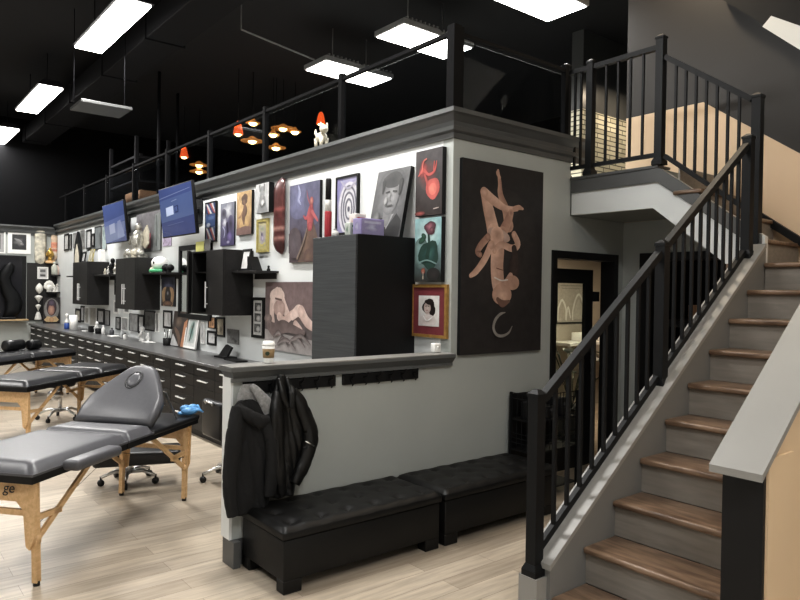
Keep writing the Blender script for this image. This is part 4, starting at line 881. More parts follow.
def p_triple(a):
    a.bg((.70, .70, .69))
    for v in (.70, .38, .06):
        a.poly([(.12, v), (.88, v), (.88, v+.25), (.12, v+.25)], (.10, .10, .10)); a.blob(.6, v+.10, .25, .09, (.75, .74, .73), (.4, .4, .4)); a.blob(.35, v+.17, .12, .05, (.25, .25, .25), (.1, .1, .1))
picture('A', 7.11, 7.41, 1.18, 1.66, 'photo_frame', 'black frame of three stacked photographs right of the open wall cabinet', 'picture', p_triple, t=.03, border=.035, matte=.01)
def p_mono(seed, dark=.12, light=.6, tint=(1, 1, 1)):
    def f(a):
        rn = random.Random(seed); c = lambda v: tuple(v*t for t in tint); a.bg(c(light), c(light*.9))
        for _ in range(9):
            v = dark+(light-dark)*rn.random()*.8; a.blob(.15+.7*rn.random(), .15+.7*rn.random(), .10+.16*rn.random(), .08+.14*rn.random(), c(v), c(min(1, v*1.25)), rn.random()*3, 14, .15)
    return f
def p_skull(a):
    a.bg((.04, .04, .05), (.06, .07, .11)); a.blob(.5, .75, .35, .2, (.16, .18, .30), (.06, .06, .1)); a.stroke([(.22, .10), (.18, .45), (.34, .62)], [.10, .13, .05], (.60, .40, .18), (.45, .26, .12)); a.stroke([(.78, .10), (.84, .45), (.68, .62)], [.10, .13, .05], (.62, .42, .2), (.45, .26, .12)); a.blob(.5, .46, .19, .22, (.05, .05, .06), (.10, .08, .07)); a.blob(.5, .45, .08, .08, (.6, .6, .6), (.1, .1, .12)); a.blob(.5, .10, .35, .10, (.40, .2, .1), (.12, .08, .07))
picture('A', 9.93, 10.50, 1.48, 1.92, 'canvas_painting', 'black canvas with a tan winged emblem under the second floating shelf', 'painting', p_skull, t=.02)
def p_orange(a):
    a.bg((.05, .04, .035), (.09, .07, .06)); a.blob(.4, .7, .28, .2, (.25, .18, .12), (.07, .05, .05)); a.poly([(.7, 0), (1, 0), (1, .8), (.8, .7)], (.55, .22, .08)); a.stroke([(.2, .5), (.5, .3), (.6, .1)], [.05, .1, .08], (.2, .12, .08)); a.poly([(0, 0), (.6, 0), (.1, .35)], (.6, .6, .6))
picture('A', 9.37, 9.92, .915, 1.42, 'leaning_painting', 'dark canvas with an orange edge leaning behind the worktop, left of teal print', 'painting', p_orange, t=.025, lean=.06)
def p_teal(a):
    a.bg((.75, .76, .74)); a.poly([(.18, .12), (.82, .12), (.82, .9), (.18, .9)], (.55, .60, .58)); a.blob(.5, .55, .22, .32, (.10, .30, .26), (.35, .45, .42), wob=.15); a.blob(.5, .65, .10, .08, (.45, .25, .15), (.15, .3, .28)); a.stroke([(.4, .2), (.5, .5), (.6, .8)], .03, (.03, .06, .06))
picture('A', 8.98, 9.40, .915, 1.385, 'framed_print', 'white framed teal print leaning on the wall above the worktop', 'picture', p_teal, t=.025, border=.03, fm=M['white'], lean=.07)
def small(a0, a1, z0, z1, label, paint, fm='black', b=.02, mt=0., t=.02, name='framed_picture', **k): return picture('A', a0, a1, z0, z1, name, label, 'picture', paint, t=t, border=b, fm=M[fm], matte=mt, group='small pictures along the worktop', **k)
small(7.79, 8.13, 1.06, 1.245, 'unframed grey speckled print on the wall above the black stand', p_mono(3, .10, .30), b=0, t=.006, name='paper_print')
small(8.20, 8.45, 1.13, 1.385, 'black framed tan drawing below the open cabinet, right of orange picture', p_mono(4, .2, .55, (1, .85, .6)), b=.025)
small(8.49, 8.71, 1.225, 1.375, 'tiny orange picture tucked below the open wall cabinet', p_mono(5, .3, .8, (1, .5, .2)), b=.008)
small(8.46, 8.74, 1.0, 1.19, 'black framed white page below the orange picture', p_mono(6, .4, .8), b=.028)
small(10.06, 10.42, 1.14, 1.415, 'black framed white print with a small grey motif above the brush cup', p_mono(8, .5, .85), b=.03)
small(10.80, 11.30, 1.06, 1.385, 'dark picture with a pale arch below the middle wall cabinet', p_mono(9, .03, .16), b=.02)
small(11.32, 11.60, .99, 1.305, 'narrow black frame with a white strip below the middle cabinet', p_mono(10, .45, .85), b=.035)
small(11.62, 12.06, 1.01, 1.31, 'grey pencil print left of the narrow black frame', p_mono(11, .2, .42), b=.006)
small(12.16, 12.52, .99, 1.225, 'smaller grey print, second left of the narrow black frame', p_mono(12, .22, .45), b=.012, fm='white')
small(12.60, 12.86, .99, 1.22, 'white framed sketch between the two closed cabinets', p_mono(13, .12, .4), b=.02)
small(12.70, 13.0, 1.27, 1.52, 'white framed print just right of the far closed cabinet', p_mono(14, .1, .35), b=.035, fm='white')
small(13.25, 13.58, 1.03, 1.32, 'grey print under the far closed cabinet, right of white one', p_mono(15, .2, .4), b=.015)
small(13.61, 14.07, 1.03, 1.34, 'broad black frame with white drawing under the far closed cabinet', p_mono(16, .5, .85), b=.05)
small(14.16, 14.62, .98, 1.35, 'beige print under the far cabinet, left of the broad black frame', p_mono(17, .35, .6, (1, .95, .85)), b=.01, fm='white')
small(15.36, 15.76, 1.0, 1.29, 'black frame with cream drawing left of the far closed cabinet', p_mono(18, .5, .8, (1, .95, .8)), b=.04)
# pictures high on the wall left of the far television
def high(a0, a1, z0, z1, label, paint, fm='black', b=.03, t=.02): return picture('A', a0, a1, z0, z1, 'framed_picture', label, 'picture', paint, t=t, border=b, fm=M[fm], group='pictures high on the wall beside the far television')
high(13.50, 13.80, 2.47, 2.95, 'tall teal grey framed print nearest the far television', p_mono(21, .25, .6, (.8, 1, 1)), b=.02, fm='grey')
high(13.84, 14.30, 2.50, 2.95, 'large grey blue picture, second from the far television', p_mono(22, .12, .3, (.85, .95, 1)), b=.012)
high(14.34, 14.54, 2.56, 2.83, 'small black frame, third from the far television', p_mono(23, .3, .7), b=.04)
high(14.57, 14.92, 2.53, 2.93, 'black framed white sheet, fourth from the far television', p_mono(24, .6, .85), b=.035)
high(15.06, 15.40, 2.58, 2.95, 'pale grey print, fifth from the far television', p_mono(25, .12, .35), b=.02, fm='grey')
high(15.75, 16.0, 2.60, 2.93, 'light grey narrow print left of the pointed arch ornament', p_mono(26, .15, .4), b=.02, fm='grey')
high(16.15, 16.36, 2.58, 2.92, 'very narrow print, second from the far corner', p_mono(27, .1, .3), b=.02)
high(16.42, 16.82, 2.57, 2.95, 'black edged pale print nearest the far corner', p_mono(28, .5, .8), b=.04)
def p_greyposter(a):
    a.bg((.16, .16, .18), (.26, .25, .27)); a.blob(.45, .65, .4, .3, (.30, .29, .31), (.22, .21, .23)); a.poly([(.7, 0), (1, 0), (1, .95), (.78, .9)], (.30, .33, .33)); a.stroke([(.85, .15), (.86, .5), (.84, .85)], .05, (.14, .17, .17)); a.poly([(.38, .08), (.62, .08), (.62, .46), (.38, .46)], (.45, .10, .13)); a.poly([(.40, .46), (.60, .46), (.57, .52), (.43, .52)], (.2, .15, .16)); a.blob(.1, .6, .08, .3, (.55, .5, .52), (.25, .24, .26), wob=.2)
picture('A', 10.56, 11.72, 2.345, 2.985, 'large_poster', 'grey poster with a red canister between the two televisions', 'poster', p_greyposter, t=.02)
picture('A', 10.13, 10.50, 2.40, 2.54, 'sticker_sheet', 'small violet and white print under the nearer television', 'picture', p_mono(31, .3, .8, (.85, .7, 1)), t=.008)
small(12.08, 12.40, 1.30, 1.55, 'white framed dark photo right of the far closed cabinet, lower gap', p_mono(41, .05, .25), b=.03, fm='white')
small(12.62, 12.95, 1.62, 1.92, 'black framed silver print in the gap between the closed cabinets', p_mono(42, .3, .7), b=.04)
small(10.62, 10.78, 1.06, 1.36, 'grey winged print beside the framed grey motif', p_mono(43, .15, .5), b=.008, fm='white')
small(14.70, 15.0, 1.0, 1.34, 'white edged beige print left of the paper towel roll', p_mono(44, .2, .5, (1, .95, .85)), b=.02, fm='white')
small(15.05, 15.33, 1.02, 1.36, 'black framed pale print beside the white spray bottle', p_mono(45, .4, .75), b=.035)
small(8.83, 8.96, 1.0, 1.3, 'narrow white print right of the teal framed print', p_mono(46, .3, .7), b=.012, fm='white')
# mirror behind the open cabinet, note stuck on it
mi = thing('wall_mirror', 'tall black framed mirror partly behind the open cabinet door', 'mirror', (AX-.02, 9.2, 1.32))
m = MB().box((AX-.035, 8.62, 1.32), (AX-.001, 8.69, 2.37)).box((AX-.035, 9.69, 1.32), (AX-.001, 9.76, 2.37)).box((AX-.035, 8.69, 2.30), (AX-.001, 9.69, 2.37)).box((AX-.035, 8.69, 1.32), (AX-.001, 9.69, 1.39)); m.build('frame', M['black'], mi)
MB().box((AX-.02, 8.69, 1.39), (AX-.002, 9.69, 2.30)).build('mirror_glass', mat('mirror_silver', (.7, .72, .72), .06, 1.), mi)
tag(MB().box((AX-.042, 8.83, 2.25), (AX-.036, 9.10, 2.40)).build('paper_note', mat('yellow_paper', (.75, .75, .28), .7)), 'yellow paper note stuck on the top of the wall mirror', 'note')
tag(MB().box((AX-.05, 8.62, 2.27), (AX-.002, 8.78, 2.42)).build('picture_card', M['grey']), 'small grey card beside the yellow note', 'card') 

# ------------------------------------------------------------------ boards
def deck(wall, ac, z0, z1, w, label, base, marks, t=.05):
    n = 24; L = z1-z0; out = []
    for k in range(n+1):
        v = k/n; e = min(v, 1-v)*L; hw = w/2*(1 if e > w*.55 else math.sqrt(max(.0, 1-(1-e/(w*.55))**2)))
        out.append((v, max(hw, .004)))
    rings, cols = [], []
    for v, hw in out:
        e = min(v, 1-v); lift = .035*max(0, (.16-e)/.16)**1.5
        z = z0+v*L; c = base if not any(a <= v <= b for a, b, _ in marks) else [m[2] for m in marks if m[0] <= v <= m[1]][0]
        cu = [(-1, .0), (-.6, .006), (0, .009), (.6, .006), (1, 0), (.6, -.012), (0, -.012), (-.6, -.012)]
        ring = []
        for q, d in cu:
            dd = t+d-lift
            ring.append((AX-dd, ac-q*hw, z) if wall == 'A' else (ac+q*hw, FY-dd, z))
        rings.append(ring); cols += [c]*8
    o = MB().loft(rings, cols=cols).build('skateboard_deck', M['deck']); return tag(o, label, 'skateboard')
rm = random.Random(2)
deck('A', 6.72, 2.15, 3.01, .26, 'red brown skateboard deck hung upright on the picture wall', (.13, .03, .026), [(.84, .87, (.55, .42, .36)), (.55, .62, (.30, .06, .05)), (.46, .50, (.12, .02, .02)), (.33, .37, (.42, .2, .16)), (.25, .29, (.10, .02, .02)), (.18, .21, (.35, .15, .12)), (.08, .13, (.09, .02, .02))])
deck('F', 3.37, 2.26, 3.09, .25, 'cream skateboard deck on the far wall beside the white framed picture', (.66, .62, .50), [(.3, .33, (.58, .54, .42)), (.7, .74, (.72, .68, .57))])
deck('F', 3.76-.10, 2.36, 3.0, .14, 'orange and cream skateboard deck in the far corner', (.62, .45, .30), [(.5, .7, (.65, .22, .10)), (.2, .3, (.7, .6, .5)), (.36, .42, (.5, .14, .08))])

# ------------------------------------------------------------------ far wall: pictures, cabinet, mirror, ornaments
def p_smoke(a):
    a.bg((.05, .05, .055), (.09, .09, .095)); a.blob(.5, .5, .36, .28, (.30, .30, .30), (.07, .07, .075), wob=.2); a.stroke([(.2, .7), (.5, .55), (.75, .35)], [.03, .08, .04], (.42, .42, .42), (.2, .2, .2)); a.blob(.65, .4, .12, .1, (.5, .5, .5), (.2, .2, .2))
picture('F', 2.70, 3.17, 2.50, 3.03, 'framed_picture', 'white framed dark print on the far wall beside the cream deck', 'picture', p_smoke, t=.03, border=.09, fm=M['white'], matte=.0)
picture('F', 2.22, 2.66, 2.49, 3.01, 'framed_picture', 'white framed dark print at the left edge of the far wall', 'picture', p_smoke, t=.03, border=.03, fm=M['white'], matte=.07, mattec=(.5, .5, .5))
struct('wall_panel', MB().box((3.10, FY-.03, .96), (AX-.001, FY-.001, 2.30)), M['cab'])
def p_two(a): a.bg((.75, .75, .74)); a.poly([(.2, .55), (.8, .55), (.8, .85), (.2, .85)], (.2, .2, .2)); a.poly([(.2, .15), (.8, .15), (.8, .45), (.2, .45)], (.12, .12, .12)); a.poly([(.2, .35), (.8, .3), (.8, .45), (.2, .45)], (.35, .35, .35))
picture('F', 3.31, 3.54, 1.93, 2.21, 'framed_picture', 'white frame with two small photos below the cream skateboard', 'picture', p_two, t=.05, border=.02, fm=M['white'])
fm_ = thing('wall_mirror', 'black framed mirror above the white low wall at the far left', 'mirror', (2.5, FY-.03, 1.0))
MB().box((1.4, FY-.04, 1.0), (3.08, FY-.001, 1.06)).box((1.4, FY-.04, 2.38), (3.08, FY-.001, 2.45)).box((3.0, FY-.04, 1.06), (3.08, FY-.001, 2.38)).box((1.4, FY-.04, 1.06), (1.46, FY-.001, 2.38)).build('frame', M['black'], fm_)
MB().box((1.46, FY-.025, 1.06), (3.0, FY-.002, 2.38)).build('mirror_glass', mat('smoky_mirror', (.035, .035, .04), .12, .3), fm_)
tag(MB().box((1.2, FY-.30, .97), (3.09, FY-.045, 1.0), .004, 1).build('ledge_shelf', mat_wood('pale_oak', (.45, .31, .16), (.58, .42, .24))), 'pale wooden ledge under the far mirror', 'shelf')
fc = thing('mirror_reflection_shape', 'tall dark curving sculpture on the pale ledge in front of the mirror', 'reflection shape', (2.68, FY-.17, 1.0))  # solid dark shape added to stand for a reflection in the mirror
MB().box((2.52, FY-.27, 1.0), (2.84, FY-.08, 1.05), .01, 1).build('base', M['black'], fc)
mb = MB(); mb.loft([[(xc+w_*c, FY-.17+.05*s_, z) for c, s_ in ((-1, 0), (-.6, -.8), (.6, -.8), (1, 0), (.6, .8), (-.6, .8))] for xc, w_, z in ((2.72, .14, 1.05), (2.80, .16, 1.2), (2.82, .17, 1.4), (2.74, .17, 1.6), (2.66, .12, 1.78), (2.62, .12, 1.95), (2.68, .14, 2.1), (2.72, .10, 2.22), (2.74, .03, 2.28))]); mb.build('body', M['iron'], fc)
# corner shelves on the far wall
for (x0, z, l) in ((3.60, 2.03, 'dark corner shelf holding jars and bottles, upper of two'), (3.50, 1.63, 'dark corner shelf with white figurines, lower of two')):
    tag(MB().box((x0, FY-.38, z-.03), (AX-.001, FY-.031, z), .002, 1).box((x0+.02, FY-.045, z-.09), (AX-.02, FY-.031, z-.03)).build('corner_shelf', M['cab']), l, 'shelf', 'dark corner shelves')
def p_arch(a):
    a.bg((.03, .025, .025)); a.blob(.5, .55, .46, .42, (.38, .36, .34), (.22, .21, .20)); a.blob(.5, .62, .30, .32, (.10, .06, .07), (.05, .03, .04)); a.blob(.48, .52, .20, .20, (.60, .32, .20), (.3, .14, .10)); a.poly([(.05, .14), (.25, .28), (.5, .24), (.75, .28), (.95, .14), (.8, .06), (.2, .06)], (.62, .42, .18)); a.blob(.5, .15, .14, .1, (.75, .45, .15), (.5, .25, .1)); a.blob(.5, .8, .18, .12, (.14, .10, .16), (.08, .06, .08))
FY = 17.2; picture('F', 3.36, 3.71, .905, 1.50, 'painted_plaque', 'dark painted plaque of a face in an arch standing below the corner shelves', 'painting', p_arch, t=.04); FY = 17.6
for k, (xc, z0, h, w_, l, nm) in enumerate(((3.355, 1.58, .25, .17, 'oval white wall mask, topmost of the hanging column', 'o'), (3.345, 1.37, .18, .19, 'white pointed wall mask, second of the hanging column', 'v'), (3.335, 1.18, .16, .13, 'small white wall mask, third of the hanging column', 'v'), (3.335, .97, .19, .17, 'bell shaped white wall mask, lowest of the hanging column', 'b'))):
    rings = []
    for i in range(9):
        v = i/8; s_ = {'o': math.sin(PI*v)**.8, 'v': (v*1.25 if v < .75 else .94*math.sin(PI*(1-v)/.5)**.6), 'b': (1-.55*v if v > .05 else .9)*(1 if v < .85 else .75)}[nm]; hw = max(.008, w_/2*s_)
        rings.append([(xc+hw*math.cos(2*PI*j/14), FY-.031-max(0, .05*(.3+s_)*math.sin(PI*j/7) if 0 < j < 7 else 0), z0+h*v) for j in range(14)])
    m = MB().loft(rings); 
    for sx in (-1, 1): m.ball((xc+sx*w_*.2, FY-.075, z0+h*.6), (.012, .006, .010), 8, 5)
    tag(m.build('wall_mask', M['offwhite']), l, 'mask', 'white masks hanging in a column on the dark panel')
m = MB()
for k in range(7):
    t = PI*k/6; m.ball((3.55+.075*math.cos(t), FY-.09, 1.75+.09*math.sin(t)), (.045, .035, .06), 10, 6)
m.ball((3.55, FY-.10, 1.72), (.07, .05, .09), 12, 8).box((3.50, FY-.13, 1.632), (3.60, FY-.05, 1.66))
tag(m.build('shell_ornament', M['offwhite']), 'white petalled ornament at the left end of the lower corner shelf', 'ornament')
# generic small objects -----------------------------------------------------
def figurine(x, y, z, h, label, m='offwhite', cat='figurine', group=None, seed=1, name='figurine'):
    rn = random.Random(seed); r = h*.2
    q = MB().lathe([(r*1.1, 0), (r*1.15, h*.06), (r*.75, h*.10), (r*.95, h*.3), (r*1.0, h*.45), (r*.7, h*.62), (r*.4, h*.70)], (x, y, z), 14)
    q.ball((x+r*.1, y-r*.1, z+h*.82), (r*.68, r*.68, h*.17), 12, 8)
    for s_ in (-1, 1): q.tube([(x+s_*r*.3, y+s_*r*.8, z+h*.60), (x-r*.6, y+s_*r*1.1, z+h*.42), (x-r*.9, y+s_*r*.4, z+h*(.30+.2*rn.random()))], [r*.3, r*.28, r*.2], 8)
    return tag(q.build(name, M[m]), label, cat, group)
def bottle(x, y, z, h, r, label, c=(.3, .3, .3), capc=(.8, .8, .8), group=None, name='bottle'):
    q = MB(); q.lathe([(r*.9, 0), (r, h*.04), (r, h*.62), (r*.55, h*.75), (r*.38, h*.80), (r*.38, h*.88)], (x, y, z), 16, cols=[c]*6); q.lathe([(r*.45, h*.87), (r*.45, h*.99), (r*.3, h)], (x, y, z), 12, cols=[capc]*3)
    return tag(q.build(name, M['item']), label, 'bottle', group)
figurine(3.63, FY-.2, 1.632, .17, 'white figurine beside the petalled ornament on the lower corner shelf', seed=2); figurine(3.69, FY-.22, 1.632, .20, 'white figurine at the right end of the lower corner shelf', seed=3)
bottle(3.61, FY-.33, 2.032, .30, .065, 'grey green jar on the upper corner shelf, below the orange deck', (.42, .43, .38), (.5, .5, .45))
bottle(3.69, FY-.22, 2.032, .26, .05, 'white and rust bottle at the right of the upper corner shelf', (.62, .48, .42), (.02, .02, .02))
g_ = thing('buddha_head', 'golden head ornament on a wooden stand between two skateboard decks', 'ornament', (3.56, FY-.12, 2.30))
MB().box((3.47, FY-.2, 2.30), (3.65, FY-.05, 2.36), .01, 2).build('stand', M['beech'], g_)
MB().ball((3.56, FY-.12, 2.52), (.075, .07, .105), 16, 10).ball((3.56, FY-.12, 2.63), (.03, .03, .035), 10, 6).ball((3.56, FY-.19, 2.51), (.014, .02, .03), 8, 6).ball((3.485, FY-.12, 2.50), (.012, .015, .05), 8, 6).ball((3.635, FY-.12, 2.50), (.012, .015, .05), 8, 6).tube([(3.56, FY-.12, 2.36), (3.56, FY-.12, 2.45)], [.06, .04], 12).build('head', M['gold'], g_)

# ------------------------------------------------------------------ things on shelves, cabinets and worktop
# on the far closed cabinet (top 2.23)
q = thing('arch_ornament', 'pointed dark arch ornament standing on the shelf left of the far cabinet', 'ornament', (3.5, 14.78, 1.98))
def arch(y0, y1, z0, zsh, z1, x): return [(x, y0, z0), (x, y0, zsh), (x, y0+(y1-y0)*.2, zsh+(z1-zsh)*.55), (x, (y0+y1)/2, z1), (x, y1-(y1-y0)*.2, zsh+(z1-zsh)*.55), (x, y1, zsh), (x, y1, z0)]
MB().prism(arch(14.52, 15.02, 1.98, 2.45, 2.88, 3.50), (.05, 0, 0)).build('arch_body', M['iron'], q); MB().prism(arch(14.62, 14.92, 2.05, 2.38, 2.62, 3.492), (.007, 0, 0)).build('arch_panel', M['bone'], q)
def stand_frame(y0, y1, z, h, x, label, fm='black', paint=None, group='frames standing on the far closed cabinet', b=.02):
    c = thing('standing_frame', label, 'picture', (x, (y0+y1)/2, z), group); tl = .18*h
    def sl(yA, yB, zA, zB, x_off, th): return [(x-x_off+tl*zA/h, yA, z+zA), (x-x_off+tl*zA/h, yB, z+zA), (x-x_off+tl*zB/h, yB, z+zB), (x-x_off+tl*zB/h, yA, z+zB)], (th, 0, 0)
    f = MB()
    for args in ((y0, y1, 0, b), (y0, y1, h-b, h), (y0, y0+b, b, h-b), (y1-b, y1, b, h-b)): p_, d_ = sl(*args, 0, .015); f.prism(p_, d_)
    p_, d_ = sl(y0+b, y1-b, b, h-b, -.006, .008); f.prism(p_, d_); f.prism([(x+.01+tl*.55, (y0+y1)/2-.02, z+h*.55), (x+.01+tl*.55, (y0+y1)/2+.02, z+h*.55), (x+.02+tl, (y0+y1)/2+.02, z), (x+.02+tl, (y0+y1)/2-.02, z)], (.006, 0, 0)); f.build('frame', M[fm], c)
    W = Vector((tl, 0, h)).normalized(); a = Art(Vector((x+.004+tl*b/h, y1-b, z+b)), (0, -1, 0), W, (-1, 0, .18), y1-y0-2*b, (h-2*b)*math.hypot(1, tl/h)); (paint or p_mono(int(y0*10), .4, .8))(a); a.build('print', M['print'], c)
    return c
stand_frame(14.14, 14.38, 2.23, .22, 3.48, 'small black frame on the far cabinet, right of the pointed arch', 'black', None, b=.04)
def p_goldov(a): a.bg((.6, .58, .5)); a.blob(.5, .5, .42, .46, (.42, .36, .14), (.3, .25, .1)); a.blob(.5, .5, .26, .34, (.65, .62, .5), (.5, .47, .35))
stand_frame(13.50, 13.76, 2.23, .24, 3.46, 'small frame with a gold oval on the far cabinet', 'olivegold', p_goldov, b=.012)
tag(MB().box((3.56, 13.36, 2.23), (3.66, 13.48, 2.46), .006, 1).build('white_box', M['paper']), 'plain white box on the right end of the far closed cabinet', 'box')
# shelf between the closed cabinets (z 1.985)
for k, (y, h, mname, l) in enumerate(((13.15, .12, 'bone', 'cream low figurine at the left of the shelf between closed cabinets'), (12.92, .16, 'offwhite', 'white figurine second on the shelf between closed cabinets'), (12.70, .30, 'iron', 'tall black figurine on the shelf between closed cabinets'), (12.50, .20, 'silver', 'grey figurine at the right of the shelf between closed cabinets'))):
    figurine(3.60, y, 1.985, h, l, mname, 'figurine', 'figurines on the shelf between the closed cabinets', k+11)
# silver ornaments on the middle cabinet (top 2.22)
def skull(c, r, label, m='silver', group=None, rz=0., name='skull_ornament'):
    c = Vector(c); q = MB(); Rm = Matrix.Rotation(rz, 3, 'Z'); f = lambda x, y, z: c+Rm @ Vector((x, y, z))*r
    q.ball(f(0, 0, .95), (r*.80, r*.72, r*.72), 14, 9); a_, b_ = f(-.45, -.30, .12), f(.25, .30, .55)
    q.box((c.x-r*.62, c.y-r*.38, c.z), (c.x+r*.15, c.y+r*.38, c.z+r*.6), r*.12, 2)
    for s_ in (-1, 1): q.ball(f(-.66, s_*.30, .86), (r*.10, r*.18, r*.17), 8, 6)
    q.ball(f(-.72, 0, .60), (r*.07, r*.08, r*.10), 8, 6)
    for k in range(5): q.box((c.x-r*.66, c.y+r*(-.30+.13*k), c.z+r*.18), (c.x-r*.60, c.y+r*(-.20+.13*k), c.z+r*.36))
    return tag(q.build(name, M[m]), label, 'ornament', group)
SG = 'silver ornaments on the middle closed cabinet'
skull((3.50, 11.50, 2.22), .085, 'silver skull at the left end of the middle cabinet top', group=SG); skull((3.47, 11.30, 2.22), .10, 'silver skull second from left on the middle cabinet top', group=SG, rz=.3)
skull((3.46, 10.98, 2.22), .09, 'silver skull right of the tall ornament on the middle cabinet', 'bone', SG); skull((3.48, 10.78, 2.22), .08, 'silver skull at the right end of the middle cabinet top', 'silver', SG)
o = thing('winged_statue', 'tall silver winged statue rising above the skulls on the middle cabinet', 'statue', (3.55, 11.10, 2.22))
MB().lathe([(.14, 0), (.15, .05), (.09, .10), (.10, .22), (.12, .32), (.08, .42), (.04, .46)], (3.56, 11.14, 2.22), 14).ball((3.56, 11.14, 2.73), (.055, .055, .07), 12, 8).tube([(3.56, 11.19, 2.62), (3.50, 11.28, 2.56), (3.48, 11.34, 2.46)], [.03, .035, .025], 8).tube([(3.56, 11.09, 2.62), (3.50, 11.00, 2.52), (3.46, 10.96, 2.40)], [.03, .035, .025], 8).build('body', M['silver'], o)
for s_ in (-1, 1):
    w_ = MB(); w_.prism([(3.60, 11.14+s_*.04, 2.62), (3.63, 11.14+s_*.16, 2.76), (3.63, 11.14+s_*.24, 2.66), (3.62, 11.14+s_*.27, 2.46), (3.61, 11.14+s_*.16, 2.38), (3.60, 11.14+s_*.06, 2.45)], (.02, 0, 0)); w_.build('wing', M['bone'], o)
# shelf with the round white ornament (z 1.985)
wo = thing('round_ornament', 'round white pierced ornament on a green base on the floating shelf', 'ornament', (3.56, 10.16, 1.985))
MB().ball((3.56, 10.16, 2.125), (.12, .13, .105), 18, 12).build('white_globe', M['white'], wo); MB().lathe([(.12, 0), (.15, .01), (.15, .04), (.10, .055)], (3.56, 10.16, 1.985), 20).build('green_base', mat('green_plastic', (.06, .36, .16), .4), wo)
for s_ in (-1, 1): MB().ball((3.455, 10.16+s_*.05, 2.13), (.014, .02, .022), 8, 6).build('dark_hole', M['black'], wo)
for y, r, l, m_ in ((10.50, .055, 'small bone skull at the left of the shelf with the white globe', 'bone'), (10.36, .065, 'small bone skull touching the left of the white globe', 'bone'), (9.92, .075, 'dark skull right of the white globe', 'iron'), (9.74, .07, 'dark skull at the right end of the white globe shelf', 'iron')): skull((3.57, y, 1.985), r, l, m_, 'skulls beside the white globe')
# inside the open cabinet
for (y, z, h, l) in ((8.14, 1.962, .10, 'pale figurine on the inner shelf of the open cabinet, left'), (7.98, 1.962, .13, 'pale figurine on the inner shelf of the open cabinet, right'), (8.02, 1.46, .20, 'pale figurine on the floor of the open cabinet')): figurine(3.50, y, z, h, l, 'offwhite', 'figurine', 'figurines inside the open cabinet', int(h*100))
# shelf right of the open cabinet (z 1.965)
stand_frame(7.16, 7.38, 1.965, .26, 3.52, 'black standing frame with a white page on the nearest floating shelf', 'black', lambda a: a.bg((.8, .8, .8)), None, .03)
q = MB(); q.prism([(3.50, 7.12, 1.965), (3.50, 6.98, 1.965), (3.50, 7.10, 2.13), (3.50, 7.13, 2.13)], (.12, 0, 0)); tag(q.build('book_stand', M['black']), 'small black wedge beside the standing frame on the nearest shelf', 'stand')
tag(MB().lathe([(.02, 0), (.022, .01), (.012, .03), (.014, .055), (.006, .06)], (3.62, 6.84, 1.965), 12).build('small_vial', M['iron']), 'tiny dark vial at the right end of the nearest floating shelf', 'vial')
tag(MB().tube([(AX-.001, 6.02, 1.78), (AX-.05, 6.02, 1.78), (AX-.055, 6.02, 1.80)], .006, 6).box((AX-.06, 6.0, 1.60), (AX-.03, 6.05, 1.77), .005, 1).build('wall_hook', M['iron']), 'dark hook with a hanging tag beside the tall cabinet', 'hook') if 0 else None
# tops of the tall cabinet (z 2.21)
T_ = 2.21
bottle(3.19, 4.84, T_, .07, .03, 'small silver pot right of the tall red bottle on the cabinet', (.5, .5, .48), (.3, .3, .3))
q = MB(); C3 = (3.20, 4.97, T_); q.lathe([(.030, 0), (.032, .01), (.032, .22), (.028, .23)], C3, 16, cols=[(.30, .03, .04)]*4); q.lathe([(.028, .23), (.028, .32), (.024, .33)], C3, 16, cols=[(.7, .7, .68)]*3); q.lathe([(.026, .33), (.026, .50), (.022, .515)], C3, 16, cols=[(.012, .012, .012)]*3)
tag(q.build('tall_bottle', M['item']), 'tall red and white bottle with black top standing on the tall cabinet', 'bottle')
def carton(x0, x1, y0, y1, h, label, c, acc, name='carton'):
    q = MB(); q.col = c; q.box((x0, y0, T_), (x1, y1, T_+h), .004, 1)
    a = Art((x0-.001, y1-.01, T_+.01), (0, -1, 0), (0, 0, 1), (-1, 0, 0), y1-y0-.02, h-.02); a.bg(c, tuple(min(1, v*1.3) for v in c)); a.blob(.5, .55, .3, .3, acc, c, wob=.15)
    a2 = Art((x0+.01, y0-.001, T_+.01), (1, 0, 0), (0, 0, 1), (0, -1, 0), x1-x0-.02, h-.02); a2.bg(c, tuple(min(1, v*1.2) for v in c)); a2.blob(.45, .5, .3, .3, acc, c, wob=.2); a2.poly([(.1, .75), (.9, .75), (.9, .9), (.1, .9)], acc)
    root = thing(name, label, 'box', ((x0+x1)/2, (y0+y1)/2, T_), 'small boxes on the tall cabinet'); q.build('box_body', M['item'], root); a.build('front_print', M['print'], root); a2.build('side_print', M['print'], root); return root
carton(3.30, 3.42, 4.78, 4.86, .13, 'small green and white boxed item on the tall cabinet', (.5, .55, .5), (.05, .20, .10))
carton(3.26, 3.50, 4.56, 4.68, .15, 'violet blue patterned box at the front of the tall cabinet', (.30, .26, .48), (.55, .55, .72))
carton(3.44, 3.56, 4.90, 5.0, .23, 'red and white box behind the green one on the tall cabinet', (.70, .64, .62), (.5, .05, .06))
